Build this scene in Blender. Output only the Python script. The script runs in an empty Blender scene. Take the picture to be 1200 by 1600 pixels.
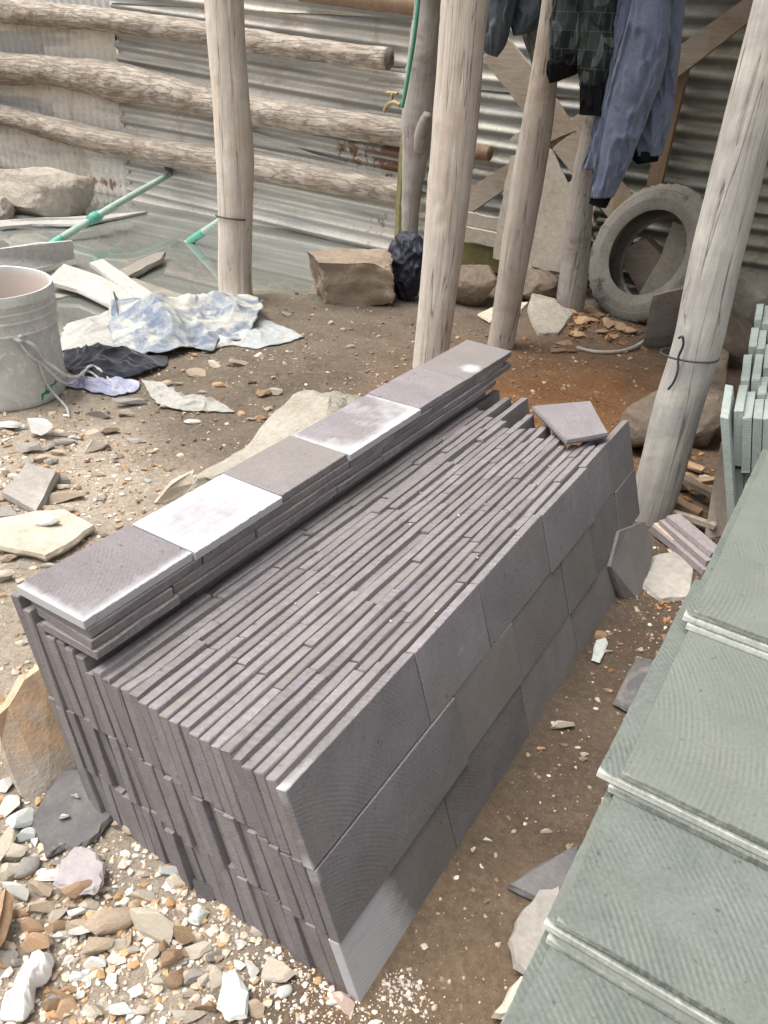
import bpy, math, random
import numpy as np
from mathutils import Vector, Matrix

# ---------------------------------------------------------------- camera, sky, sun, exposure
SC = bpy.context.scene
COL = SC.collection
FPX, CX, CY, H = 1202.0, 600.0, 800.0, 1.2          # focal length in photo pixels, centre, eye height (m)
RM = np.array([[0.84160094, 0.32295477, -0.43290655],
               [0.53711963, -0.41637578, 0.73357597],
               [0.05666006, -0.84990084, -0.52388759]])   # camera (right, down, forward) -> world
cam_d = bpy.data.cameras.new('camera'); cam = bpy.data.objects.new('camera', cam_d); COL.objects.link(cam)
cam_d.sensor_fit = 'VERTICAL'; cam_d.sensor_height = 36.0; cam_d.sensor_width = 27.0
cam_d.lens = FPX / 1600.0 * 36.0; cam_d.clip_start = 0.02; cam_d.clip_end = 500
mw = Matrix.Identity(4)
for r in range(3):
    mw[r][0] = RM[r, 0]; mw[r][1] = -RM[r, 1]; mw[r][2] = -RM[r, 2]
mw[2][3] = H
cam.matrix_world = mw
SC.camera = cam

SUN_EL, SUN_AZ = math.radians(68), math.radians(234)   # azimuth: direction the light comes from, measured from +Y clockwise
world = bpy.data.worlds.new('World'); SC.world = world; world.use_nodes = True
wn = world.node_tree; wn.nodes.clear()
w_out = wn.nodes.new('ShaderNodeOutputWorld'); w_bg = wn.nodes.new('ShaderNodeBackground')
w_sky = wn.nodes.new('ShaderNodeTexSky'); w_sky.sky_type = 'NISHITA'; w_sky.sun_disc = False
w_sky.sun_elevation = SUN_EL; w_sky.sun_rotation = SUN_AZ
w_sky.air_density = 1.0; w_sky.dust_density = 7.0; w_sky.ozone_density = 1.0
w_hs = wn.nodes.new('ShaderNodeHueSaturation'); w_hs.inputs['Saturation'].default_value = 0.22
w_bg.inputs['Strength'].default_value = 0.15
wn.links.new(w_sky.outputs[0], w_hs.inputs['Color']); wn.links.new(w_hs.outputs[0], w_bg.inputs['Color'])
wn.links.new(w_bg.outputs[0], w_out.inputs['Surface'])
sun_d = bpy.data.lights.new('sun', 'SUN'); sun_d.energy = 1.5; sun_d.angle = math.radians(45); sun_d.color = (1.0, 0.97, 0.92)
sun = bpy.data.objects.new('sun', sun_d); COL.objects.link(sun)
sdir = Vector((math.sin(SUN_AZ) * math.cos(SUN_EL), math.cos(SUN_AZ) * math.cos(SUN_EL), math.sin(SUN_EL)))
sun.rotation_euler = sdir.to_track_quat('Z', 'Y').to_euler()
sun.location = (0, 0, 6)
SC.view_settings.view_transform = 'Standard'; SC.view_settings.look = 'None'
SC.view_settings.exposure = 0.90; SC.view_settings.gamma = 1.0
SC.view_settings.use_curve_mapping = False

rng = np.random.default_rng(11)
random.seed(5)

# ---------------------------------------------------------------- measuring helpers
def ray(p): return RM @ np.array([p[0] - CX, p[1] - CY, FPX])
def gp(px, py, z=0.0):
    r = ray((px, py)); t = (z - H) / r[2]
    return np.array([r[0] * t, r[1] * t, z])
def onY(px, py, Y):
    r = ray((px, py)); t = Y / r[1]
    return np.array([r[0] * t, Y, H + r[2] * t])
def on_plane(px, py, p0, n):
    o = np.array([0, 0, H]); r = ray((px, py)); n = np.array(n, float)
    return o + r * (((np.array(p0, float) - o) @ n) / (r @ n))
def ppm(P):                                            # photo pixels per metre at a point
    return FPX / ((RM.T @ (np.array(P) - [0, 0, H]))[2])

# ---------------------------------------------------------------- numeric noise
def _hash(ix, iy, iz, seed):
    h = (ix.astype(np.int64) * 374761393 + iy.astype(np.int64) * 668265263 + iz.astype(np.int64) * 2147483647 + seed * 1274126177) & 0xffffffff
    h = ((h ^ (h >> 13)) * 1274126177) & 0xffffffff
    h = (h ^ (h >> 16)) & 0xffffffff
    return h.astype(np.float64) / 4294967295.0
def vnoise(P, seed=0):
    P = np.asarray(P, float); f = np.floor(P); t = P - f; i = f.astype(np.int64); t = t * t * (3 - 2 * t)
    out = 0
    for dx in (0, 1):
        for dy in (0, 1):
            for dz in (0, 1):
                w = (t[:, 0] if dx else 1 - t[:, 0]) * (t[:, 1] if dy else 1 - t[:, 1]) * (t[:, 2] if dz else 1 - t[:, 2])
                out = out + w * _hash(i[:, 0] + dx, i[:, 1] + dy, i[:, 2] + dz, seed)
    return out
def fbm(P, seed=0, oct=4, gain=0.5):
    P = np.asarray(P, float); a, s, n = 1.0, 0.0, 0.0
    for o in range(oct):
        s = s + a * (vnoise(P * (2 ** o) + 17.3 * o, seed + o) * 2 - 1); n += a; a *= gain
    return s / n
def smooth(e0, e1, x):
    t = np.clip((x - e0) / (e1 - e0), 0, 1); return t * t * (3 - 2 * t)

# ---------------------------------------------------------------- object helpers
def mesh_from(name, V, F, attrs=None):
    me = bpy.data.meshes.new(name)
    me.from_pydata([tuple(v) for v in np.asarray(V, float)], [], [tuple(int(i) for i in f) for f in F])
    if attrs:
        for k, a in attrs.items():
            a = np.asarray(a, float)
            if a.ndim == 1:
                at = me.attributes.new(k, 'FLOAT', 'POINT'); at.data.foreach_set('value', a)
            else:
                at = me.attributes.new(k, 'FLOAT_COLOR', 'POINT')
                at.data.foreach_set('color', np.c_[a, np.ones(len(a))].ravel())
    me.validate(); me.update(); me.shade_flat()
    return me
def tag(o, label=None, cat=None, group=None, kind=None):
    if cat and not kind: kind = 'thing'
    if label: o['label'] = label
    if cat: o['category'] = cat
    if group: o['group'] = group
    if kind: o['kind'] = kind
    return o
def empty(name, loc, label, cat, group=None):
    o = bpy.data.objects.new(name, None); COL.objects.link(o); o.location = loc; o.empty_display_size = 0.1
    return tag(o, label, cat, group)
def wloc(o):
    v = Vector(o.location)
    while o.parent: o = o.parent; v = v + Vector(o.location)
    return v
def mk(name, V, F, mat, parent=None, label=None, cat=None, group=None, kind=None, smooth_=False, attrs=None, sharp=None, origin=None):
    """world-space verts -> object with its origin at its base (or a child of an unrotated parent)"""
    V = np.asarray(V, float)
    o0 = np.array([V[:, 0].mean(), V[:, 1].mean(), V[:, 2].min()]) if origin is None else np.array(origin, float)
    me = mesh_from(name, V - o0, F, attrs)
    if smooth_ or sharp is not None:
        me.polygons.foreach_set('use_smooth', [True] * len(me.polygons))
        if sharp is not None: me.set_sharp_from_angle(angle=math.radians(sharp))
    o = bpy.data.objects.new(name, me); COL.objects.link(o)
    if mat: me.materials.append(mat)
    if parent is not None:
        o.parent = parent; o.location = Vector(o0) - wloc(parent)
    else:
        o.location = o0
    return tag(o, label, cat, group, kind)
def join(parts):
    V, F, n = [], [], 0
    for v, f in parts:
        V.append(np.asarray(v, float)); F += [tuple(i + n for i in q) for q in f]; n += len(v)
    return np.vstack(V), F
def box(c, s, rot=None):
    x, y, z = [k / 2 for k in s]
    V = np.array([(-x, -y, -z), (x, -y, -z), (x, y, -z), (-x, y, -z), (-x, -y, z), (x, -y, z), (x, y, z), (-x, y, z)], float)
    if rot is not None: V = V @ np.array(rot).T
    return V + np.array(c), [(0, 3, 2, 1), (4, 5, 6, 7), (0, 1, 5, 4), (1, 2, 6, 5), (2, 3, 7, 6), (3, 0, 4, 7)]
def rotz(a): c, s = math.cos(a), math.sin(a); return np.array([[c, -s, 0], [s, c, 0], [0, 0, 1]])
def roty(a): c, s = math.cos(a), math.sin(a); return np.array([[c, 0, s], [0, 1, 0], [-s, 0, c]])
def rotx(a): c, s = math.cos(a), math.sin(a); return np.array([[1, 0, 0], [0, c, -s], [0, s, c]])
def resample(P, n):
    P = np.asarray(P, float)
    if len(P) > 2:                                          # cubic through the points, spaced by chord length
        u = np.r_[0, np.cumsum(np.linalg.norm(np.diff(P[:, :3], axis=0), axis=1) + 1e-9)]; D_ = np.gradient(P, u, axis=0); out = []
        for i in range(len(P) - 1):
            h = u[i + 1] - u[i]
            for t in np.linspace(0, 1, 24, endpoint=False):
                out.append((2 * t ** 3 - 3 * t * t + 1) * P[i] + (t ** 3 - 2 * t * t + t) * h * D_[i] + (3 * t * t - 2 * t ** 3) * P[i + 1] + (t ** 3 - t * t) * h * D_[i + 1])
        P = np.array(out + [P[-1]])
    d = np.r_[0, np.cumsum(np.linalg.norm(np.diff(P, axis=0), axis=1))]
    s = np.linspace(0, d[-1], n)
    return np.c_[[np.interp(s, d, P[:, k]) for k in range(P.shape[1])]].T
def tube(path, rad, segs=24, n=40, up=(0, 0, 1), rfun=None, squash=(1, 1), caps=True):
    """lofted tube along a path; rad scalar / list; rfun(s, ang, P)->factor"""
    path = np.asarray(path, float)
    rad = np.atleast_1d(np.asarray(rad, float))
    if len(rad) == 1: rad = np.repeat(rad, len(path))
    PR = resample(np.c_[path, rad], n); P = PR[:, :3]; Rr = PR[:, 3]
    T = np.gradient(P, axis=0); T /= np.linalg.norm(T, axis=1)[:, None]
    u = np.array(up, float)
    if abs(T[0] @ u) > 0.9: u = np.array([1.0, 0, 0])
    A = np.cross(T, u); A /= np.linalg.norm(A, axis=1)[:, None]; B = np.cross(A, T)
    ang = np.linspace(0, 2 * np.pi, segs, endpoint=False)
    S = np.linspace(0, 1, n)
    rr = np.repeat(Rr[:, None], segs, 1)
    D = A[:, None] * np.cos(ang)[None, :, None] * squash[0] + B[:, None] * np.sin(ang)[None, :, None] * squash[1]
    if rfun is not None:
        P0 = P[:, None] + D * rr[..., None]
        rr = rr * rfun(np.repeat(S[:, None], segs, 1), np.repeat(ang[None], n, 0), P0)
    V = (P[:, None] + D * rr[..., None]).reshape(-1, 3)
    F = [(i * segs + j, i * segs + (j + 1) % segs, (i + 1) * segs + (j + 1) % segs, (i + 1) * segs + j) for i in range(n - 1) for j in range(segs)]
    if caps:
        F.append(tuple(reversed(range(segs)))); F.append(tuple((n - 1) * segs + j for j in range(segs)))
    return V, F
def lathe(prof, segs=64):
    prof = np.asarray(prof, float); n = len(prof); a = np.linspace(0, 2 * np.pi, segs, endpoint=False)
    V = np.c_[np.outer(prof[:, 0], np.cos(a)).ravel(), np.outer(prof[:, 0], np.sin(a)).ravel(), np.repeat(prof[:, 1], segs)]
    F = [(i * segs + j, i * segs + (j + 1) % segs, (i + 1) * segs + (j + 1) % segs, (i + 1) * segs + j) for i in range(n - 1) for j in range(segs)]
    return V, F
def prism(P, th, n=None, rough=0.0, bevel=0.0, seed=0, sub=1, down=True):
    """polygon of 3D points (roughly planar) -> slab of given thickness, edges optionally rough"""
    P = np.asarray(P, float); c = P.mean(0)
    if n is None:
        n = np.zeros(3)
        for i in range(len(P)): n += np.cross(P[i] - c, P[(i + 1) % len(P)] - c)
    n = np.array(n, float); n /= np.linalg.norm(n)
    if n[2] < 0: P = P[::-1]; n = -n
    if sub > 1:
        Q = []
        for i in range(len(P)):
            a, b = P[i], P[(i + 1) % len(P)]
            for k in range(sub): Q.append(a + (b - a) * k / sub)
        P = np.array(Q)
    m = len(P); r = np.random.default_rng(seed)
    out = P - c; out = out / (np.linalg.norm(out, axis=1)[:, None] + 1e-9)
    top = P + out * (r.uniform(-1, 1, (m, 1)) * rough); bot = P + out * (r.uniform(-1, 1, (m, 1)) * rough) - n * th
    mid = (top + bot) / 2 + out * (bevel + r.uniform(0, 1, (m, 1)) * rough * 0.6)
    V = np.vstack([top - out * bevel, mid, bot - out * bevel])
    F = [tuple(range(m)), tuple(reversed(range(2 * m, 3 * m)))]
    for L in (0, m):
        F += [(L + (i + 1) % m, L + i, L + m + i, L + m + (i + 1) % m) for i in range(m)]
    return V, F
def icos(sub):
    import bmesh
    bm = bmesh.new(); bmesh.ops.create_icosphere(bm, subdivisions=sub, radius=1.0)
    V = np.array([v.co[:] for v in bm.verts]); F = [tuple(v.index for v in f.verts) for f in bm.faces]; bm.free()
    return V, F
ICO = {k: icos(k) for k in (1, 2, 3, 4, 5)}
def rock(seed, sub=3, cuts=11, noise=0.05, lo=0.55, hi=0.92, nscale=2.0, boxy=0.0):
    """unit rock: sphere with planes knocked off, so faces and edges read as broken stone"""
    V, F = ICO[sub]; V = V.copy(); r = np.random.default_rng(seed)
    if boxy:
        for n in np.vstack([np.eye(3), -np.eye(3)]):
            n = n + r.normal(size=3) * 0.09; n /= np.linalg.norm(n); e = V @ n - boxy; V -= np.outer(np.clip(e, 0, None), n)
    for k in range(cuts):
        n = r.normal(size=3); n /= np.linalg.norm(n); d = r.uniform(lo, hi)
        e = V @ n - d; V -= np.outer(np.clip(e, 0, None), n)
    if noise:
        V *= (1 + noise * fbm(V * nscale + seed, seed, 4))[:, None]
    e = (V.max(0) - V.min(0)) / 2; V = (V - (V.max(0) + V.min(0)) / 2) / e
    return V, F

# ---------------------------------------------------------------- materials
def ramp(nt, stops):
    n = nt.nodes.new('ShaderNodeValToRGB'); e = n.color_ramp.elements
    while len(e) < len(stops): e.new(0.5)
    for i, (p, c) in enumerate(stops): e[i].position = p; e[i].color = (*c, 1)
    return n
def new_mat(name):
    m = bpy.data.materials.new(name); m.use_nodes = True; nt = m.node_tree; nt.nodes.clear()
    o = nt.nodes.new('ShaderNodeOutputMaterial'); b = nt.nodes.new('ShaderNodeBsdfPrincipled')
    nt.links.new(b.outputs[0], o.inputs['Surface'])
    b.inputs['Specular IOR Level'].default_value = 0.3
    return m, nt, b
def N(nt, t, **kw):
    n = nt.nodes.new(t)
    for k, v in kw.items():
        if k in n.inputs: n.inputs[k].default_value = v
        else: setattr(n, k, v)
    return n
def coords(nt, stretch=(1, 1, 1), rnd=True):
    tc = N(nt, 'ShaderNodeTexCoord'); mp = N(nt, 'ShaderNodeMapping'); mp.inputs['Scale'].default_value = stretch
    nt.links.new(tc.outputs['Object'], mp.inputs['Vector'])
    if not rnd: return mp.outputs[0]
    oi = N(nt, 'ShaderNodeObjectInfo'); mu = N(nt, 'ShaderNodeMath', operation='MULTIPLY'); mu.inputs[1].default_value = 37.0
    nt.links.new(oi.outputs['Random'], mu.inputs[0])
    ad = N(nt, 'ShaderNodeVectorMath', operation='ADD'); nt.links.new(mp.outputs[0], ad.inputs[0]); nt.links.new(mu.outputs[0], ad.inputs[1])
    return ad.outputs[0]
def mix(nt, fac, a, b, mode='MIX'):
    m = N(nt, 'ShaderNodeMix', data_type='RGBA', blend_type=mode)
    for s, v in ((0, fac), (6, a), (7, b)):
        if isinstance(v, (int, float)): m.inputs[s].default_value = v
        elif isinstance(v, tuple): m.inputs[s].default_value = (*v, 1)
        else: nt.links.new(v, m.inputs[s])
    return m.outputs[2]
def math_(nt, op, a, b=None, clamp=False):
    m = N(nt, 'ShaderNodeMath', operation=op); m.use_clamp = clamp
    for i, v in enumerate((a, b)):
        if v is None: continue
        if isinstance(v, (int, float)): m.inputs[i].default_value = v
        else: nt.links.new(v, m.inputs[i])
    return m.outputs[0]
def noise(nt, vec, scale, detail=5, rough=0.6, dist=0.0):
    n = N(nt, 'ShaderNodeTexNoise', Scale=scale, Detail=detail, Roughness=rough, Distortion=dist); nt.links.new(vec, n.inputs['Vector'])
    return n.outputs['Fac']
def bump(nt, h, b, strength, dist=0.01, prev=None):
    bp = N(nt, 'ShaderNodeBump', Strength=strength, Distance=dist); nt.links.new(h, bp.inputs['Height'])
    if prev is not None: nt.links.new(prev, bp.inputs['Normal'])
    nt.links.new(bp.outputs[0], b.inputs['Normal'])
    return bp.outputs[0]
def mstone(name, cols, scale=6.0, rough=0.9, bstr=0.5, bscale=40.0, bdist=0.01, stretch=(1, 1, 1), rand=0.15, spots=None, spot_t=(0.55, 0.7), spot_scale=5.0, fine=0.25, spec=0.25, sheen=0.0, lo=0.3, hi=0.7):
    """general weathered surface: colour ramp over noise, fine mottling, per-object value shift, bump, optional stains"""
    m, nt, b = new_mat(name); v = coords(nt, stretch)
    n1 = noise(nt, v, scale, 6, 0.65, 0.4)
    k = len(cols); rp = ramp(nt, [(lo + (hi - lo) * i / max(1, k - 1), c) for i, c in enumerate(cols)]); nt.links.new(n1, rp.inputs[0])
    c = rp.outputs[0]
    if spots:
        s1 = noise(nt, v, spot_scale, 7, 0.7, 0.6); sr = ramp(nt, [(spot_t[0], (0, 0, 0)), (spot_t[1], (1, 1, 1))]); nt.links.new(s1, sr.inputs[0])
        c = mix(nt, sr.outputs[0], c, spots)
    n2 = noise(nt, v, bscale, 6, 0.75)
    fr = ramp(nt, [(0.25, (1 - fine,) * 3), (0.75, (1 + fine,) * 3)]); nt.links.new(n2, fr.inputs[0])
    c = mix(nt, 1.0, c, fr.outputs[0], 'MULTIPLY')
    if rand:
        oi = N(nt, 'ShaderNodeObjectInfo'); a = math_(nt, 'MULTIPLY_ADD', oi.outputs['Random'], 2 * rand); a.node.inputs[2].default_value = 1 - rand
        cb = N(nt, 'ShaderNodeCombineColor')
        for i in range(3): nt.links.new(a, cb.inputs[i])
        c = mix(nt, 1.0, c, cb.outputs[0], 'MULTIPLY')
    nt.links.new(c, b.inputs['Base Color']); b.inputs['Roughness'].default_value = rough
    b.inputs['Specular IOR Level'].default_value = spec
    if sheen: b.inputs['Sheen Weight'].default_value = sheen; b.inputs['Sheen Roughness'].default_value = 0.6
    bump(nt, n2, b, bstr, bdist)
    return m
def mslate(name, base, base2, dust, period=0.005, contrast=0.10, rand=0.12, wet=None, stain=None, stain_amt=0.35, cz=(-0.30, 0.14), bst=0.2, cy0=-0.25):
    """sawn slate: arcs of the saw on the face, mottling, white stone dust where the mesh attribute 'dust' says"""
    m, nt, b = new_mat(name); v = coords(nt, (1, 1, 1), True)
    tc = N(nt, 'ShaderNodeTexCoord'); oi = N(nt, 'ShaderNodeObjectInfo')
    # a different blade centre for each tile
    cx = N(nt, 'ShaderNodeCombineXYZ'); nt.links.new(math_(nt, 'MULTIPLY_ADD', oi.outputs['Random'], 0.5), cx.inputs[1])
    cx.inputs[1].links[0].from_node.inputs[2].default_value = cy0
    f2 = math_(nt, 'FRACT', math_(nt, 'MULTIPLY', oi.outputs['Random'], 7.13)); z2 = math_(nt, 'MULTIPLY_ADD', f2, cz[1]); z2.node.inputs[2].default_value = cz[0]
    nt.links.new(z2, cx.inputs[2])
    sb = N(nt, 'ShaderNodeVectorMath', operation='SUBTRACT'); nt.links.new(tc.outputs['Object'], sb.inputs[0]); nt.links.new(cx.outputs[0], sb.inputs[1])
    wv = N(nt, 'ShaderNodeTexWave', wave_type='RINGS', rings_direction='X', wave_profile='SIN', Scale=0.314 / period, Distortion=0.5, Detail=2.0)
    wv.inputs['Detail Scale'].default_value = 3.0
    nt.links.new(sb.outputs[0], wv.inputs['Vector'])
    wf = wv.outputs['Fac']
    msk = noise(nt, v, 14, 4, 0.6); mr = ramp(nt, [(0.38, (0, 0, 0)), (0.62, (1, 1, 1))]); nt.links.new(msk, mr.inputs[0])
    n1 = noise(nt, v, 9, 6, 0.65, 0.5); rp = ramp(nt, [(0.3, base), (0.7, base2)]); nt.links.new(n1, rp.inputs[0]); c = rp.outputs[0]
    if stain:
        s1 = noise(nt, v, 4.0, 6, 0.7, 0.8); sr = ramp(nt, [(0.5, (0, 0, 0)), (0.72, (stain_amt,) * 3)]); nt.links.new(s1, sr.inputs[0])
        c = mix(nt, sr.outputs[0], c, stain)
    wr = ramp(nt, [(0.2, (1 - contrast,) * 3), (0.9, (1 + contrast,) * 3)]); nt.links.new(wf, wr.inputs[0])
    wm = mix(nt, mr.outputs[0], (1, 1, 1), wr.outputs[0]); c = mix(nt, 1.0, c, wm, 'MULTIPLY')
    n2 = noise(nt, v, 160, 5, 0.8); fr = ramp(nt, [(0.3, (0.8,) * 3), (0.7, (1.2,) * 3)]); nt.links.new(n2, fr.inputs[0]); c = mix(nt, 1.0, c, fr.outputs[0], 'MULTIPLY')
    # small dark pits
    pt = noise(nt, v, 75, 2, 0.5); pr = ramp(nt, [(0.24, (0.55,) * 3), (0.32, (1, 1, 1))]); nt.links.new(pt, pr.inputs[0]); c = mix(nt, 1.0, c, pr.outputs[0], 'MULTIPLY')
    a = math_(nt, 'MULTIPLY_ADD', oi.outputs['Random'], 2 * rand); a.node.inputs[2].default_value = 1 - rand
    cb = N(nt, 'ShaderNodeCombineColor')
    for i in range(3): nt.links.new(a, cb.inputs[i])
    c = mix(nt, 1.0, c, cb.outputs[0], 'MULTIPLY')
    at = N(nt, 'ShaderNodeAttribute', attribute_name='dust')
    dn = math_(nt, 'ADD', math_(nt, 'MULTIPLY', noise(nt, v, 34, 8, 0.78), 0.55), math_(nt, 'MULTIPLY', noise(nt, coords(nt, (30, 9, 60)), 1.6, 5, 0.7, 0.6), 0.45))
    d0 = math_(nt, 'MULTIPLY', math_(nt, 'SUBTRACT', math_(nt, 'ADD', at.outputs['Fac'], dn), 0.90), 1.9, True)
    f3 = math_(nt, 'FRACT', math_(nt, 'MULTIPLY', oi.outputs['Random'], 13.7)); h3 = ramp(nt, [(0.62, (0, 0, 0)), (0.95, (0.38,) * 3)]); nt.links.new(f3, h3.inputs[0])
    c = mix(nt, h3.outputs[0], c, stain if stain else base2)
    c = mix(nt, d0, c, dust)
    nt.links.new(c, b.inputs['Base Color']); b.inputs['Roughness'].default_value = 0.85; b.inputs['Specular IOR Level'].default_value = 0.18
    h = math_(nt, 'ADD', math_(nt, 'MULTIPLY', math_(nt, 'MULTIPLY', wf, mr.outputs[0]), 0.4), math_(nt, 'MULTIPLY', n2, 0.8))
    bump(nt, h, b, bst, 0.002)
    return m

M_purple = mslate('purple_slate', (0.157, 0.140, 0.145), (0.214, 0.194, 0.198), (0.42, 0.415, 0.43), 0.0066, 0.07, 0.12, stain=(0.185, 0.168, 0.142), stain_amt=0.6)
M_green = mslate('green_slate', (0.112, 0.126, 0.111), (0.154, 0.168, 0.149), (0.58, 0.58, 0.52), 0.0078, 0.13, 0.05, stain=(0.150, 0.154, 0.130), stain_amt=0.7, cz=(-0.50, 0.2), bst=0.5, cy0=-0.35)
M_rack = mslate('pale_green_slate', (0.21, 0.245, 0.225), (0.28, 0.31, 0.285), (0.52, 0.51, 0.46), 0.006, 0.05, 0.10)
M_dslate = mstone('dark_slate', [(0.09, 0.085, 0.085), (0.15, 0.14, 0.135)], 8, 0.75, 0.5, 60, 0.006, spots=(0.26, 0.24, 0.21), spot_t=(0.58, 0.72))
M_cream = mstone('cream_stone', [(0.43, 0.365, 0.285), (0.56, 0.505, 0.415)], 5, 0.92, 0.6, 45, 0.008, spots=(0.45, 0.34, 0.22), spot_t=(0.58, 0.75), rand=0.15)
M_white = mstone('chalky_stone', [(0.50, 0.485, 0.44), (0.61, 0.595, 0.555)], 6, 0.92, 0.5, 45, 0.006, rand=0.1)
M_tan = mstone('tan_stone', [(0.36, 0.275, 0.20), (0.48, 0.385, 0.285)], 5, 0.9, 0.6, 45, 0.008, spots=(0.52, 0.46, 0.37), spot_t=(0.58, 0.75), rand=0.2)
M_orange = mstone('orange_stone', [(0.36, 0.225, 0.13), (0.46, 0.315, 0.20)], 5, 0.9, 0.6, 45, 0.008, spots=(0.42, 0.33, 0.24), spot_t=(0.6, 0.75), rand=0.2)
M_brown = mstone('brown_stone', [(0.24, 0.155, 0.09), (0.36, 0.25, 0.155)], 5, 0.9, 0.6, 45, 0.008, rand=0.2)
M_grey = mstone('grey_stone', [(0.24, 0.22, 0.195), (0.36, 0.335, 0.30)], 5, 0.9, 0.6, 45, 0.008, spots=(0.38, 0.31, 0.23), spot_t=(0.58, 0.75), rand=0.15)
M_palegreen = mstone('pale_green_stone', [(0.37, 0.39, 0.365), (0.48, 0.495, 0.465)], 5, 0.9, 0.4, 45, 0.006, rand=0.12)
M_pink = mstone('pink_stone', [(0.50, 0.36, 0.31), (0.58, 0.46, 0.40)], 5, 0.9, 0.5, 45, 0.006, rand=0.1)
M_mauve = mstone('mauve_stone', [(0.25, 0.225, 0.225), (0.34, 0.31, 0.305)], 4, 0.85, 0.4, 45, 0.006, spots=(0.42, 0.39, 0.365), spot_t=(0.56, 0.72), rand=0.08)
M_flag = mstone('rusty_flagstone', [(0.40, 0.34, 0.27), (0.46, 0.33, 0.22), (0.46, 0.27, 0.14)], 4.0, 0.88, 0.6, 30, 0.01, spots=(0.36, 0.345, 0.32), spot_t=(0.47, 0.60), spot_scale=5, rand=0)
M_boulder = mstone('boulder_stone', [(0.30, 0.26, 0.215), (0.44, 0.395, 0.33)], 3, 0.95, 0.9, 18, 0.03, spots=(0.25, 0.165, 0.10), spot_t=(0.56, 0.72), spot_scale=2.5, rand=0.1)
M_creamrock = mstone('cream_boulder', [(0.46, 0.405, 0.325), (0.60, 0.56, 0.475)], 7, 0.95, 1.0, 40, 0.03, rand=0.05)
M_darkrock = mstone('shaded_rock', [(0.13, 0.096, 0.068), (0.215, 0.175, 0.138)], 4, 0.95, 0.8, 22, 0.02, rand=0.1)  # rock colour set darker to carry the shade of the back corner
M_brownblock = mstone('brown_block', [(0.22, 0.17, 0.125), (0.34, 0.27, 0.20)], 5, 0.93, 0.8, 30, 0.015, spots=(0.42, 0.37, 0.31), spot_t=(0.6, 0.75), rand=0.05)
M_lilac = mstone('lilac_offcut', [(0.26, 0.222, 0.22), (0.33, 0.29, 0.285)], 8, 0.85, 0.3, 60, 0.004, rand=0.1)
M_peach = mstone('peach_slab', [(0.40, 0.32, 0.265), (0.48, 0.395, 0.33)], 6, 0.85, 0.3, 60, 0.004, rand=0.06)

def mwood(name, cols, axis=2, rough=0.85, bstr=0.45, stains=None, st=(0.55, 0.75), fine=0.15, rand=0.06, crack=0.65):
    m, nt, b = new_mat(name); st3 = [9.0, 9.0, 9.0]; st3[axis] = 0.55
    v = coords(nt, tuple(st3)); v1 = coords(nt, (1, 1, 1))
    g = math_(nt, 'ADD', math_(nt, 'MULTIPLY', noise(nt, v, 3, 7, 0.7, 1.2), 0.45), math_(nt, 'MULTIPLY', noise(nt, v1, 7, 6, 0.65, 0.8), 0.55)); k = len(cols)
    rp = ramp(nt, [(0.28 + 0.44 * i / (k - 1), c) for i, c in enumerate(cols)]); nt.links.new(g, rp.inputs[0]); c = rp.outputs[0]
    if stains:
        s1 = noise(nt, v1, 4.5, 6, 0.65, 0.7); sr = ramp(nt, [(st[0], (0, 0, 0)), (st[1], (0.85,) * 3)]); nt.links.new(s1, sr.inputs[0]); c = mix(nt, sr.outputs[0], c, stains)
    g2 = noise(nt, v, 16, 5, 0.7, 0.6); fr = ramp(nt, [(0.3, (1 - fine,) * 3), (0.7, (1 + fine,) * 3)]); nt.links.new(g2, fr.inputs[0]); c = mix(nt, 1.0, c, fr.outputs[0], 'MULTIPLY')
    st4 = [7.0, 7.0, 7.0]; st4[axis] = 0.16
    v4 = coords(nt, tuple(st4)); ck = noise(nt, v4, 2.4, 3, 0.5, 0.3)
    cr = ramp(nt, [(0.494, (1, 1, 1)), (0.5, (1 - crack,) * 3), (0.506, (1, 1, 1))]); nt.links.new(ck, cr.inputs[0]); c = mix(nt, 1.0, c, cr.outputs[0], 'MULTIPLY')
    if rand:
        oi = N(nt, 'ShaderNodeObjectInfo'); a = math_(nt, 'MULTIPLY_ADD', oi.outputs['Random'], 2 * rand); a.node.inputs[2].default_value = 1 - rand
        cb = N(nt, 'ShaderNodeCombineColor')
        for i in range(3): nt.links.new(a, cb.inputs[i])
        c = mix(nt, 1.0, c, cb.outputs[0], 'MULTIPLY')
    nt.links.new(c, b.inputs['Base Color']); b.inputs['Roughness'].default_value = rough; b.inputs['Specular IOR Level'].default_value = 0.2
    h = math_(nt, 'ADD', math_(nt, 'MULTIPLY', g2, 0.6), math_(nt, 'MULTIPLY', cr.outputs[0], 0.5))
    bump(nt, h, b, bstr, 0.008)
    return m
M_pole = mwood('weathered_pole', [(0.36, 0.305, 0.255), (0.50, 0.445, 0.385), (0.60, 0.55, 0.49)], 2, stains=(0.42, 0.31, 0.22), st=(0.56, 0.8))
M_poleg = mwood('grey_pole', [(0.26, 0.235, 0.21), (0.38, 0.36, 0.33), (0.50, 0.48, 0.44)], 2, stains=(0.52, 0.50, 0.42), st=(0.54, 0.7))
M_pole3 = mwood('brown_pole', [(0.32, 0.265, 0.215), (0.44, 0.385, 0.33), (0.53, 0.48, 0.425)], 2, stains=(0.34, 0.225, 0.145), st=(0.54, 0.74))
M_snag = mwood('driftwood_log', [(0.20, 0.17, 0.145), (0.33, 0.30, 0.27), (0.42, 0.39, 0.36)], 2, stains=(0.16, 0.13, 0.10), st=(0.56, 0.7))
M_moss = mstone('mossy_post', [(0.13, 0.12, 0.05), (0.22, 0.20, 0.09)], 10, 0.95, 0.6, 40, 0.01)
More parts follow.
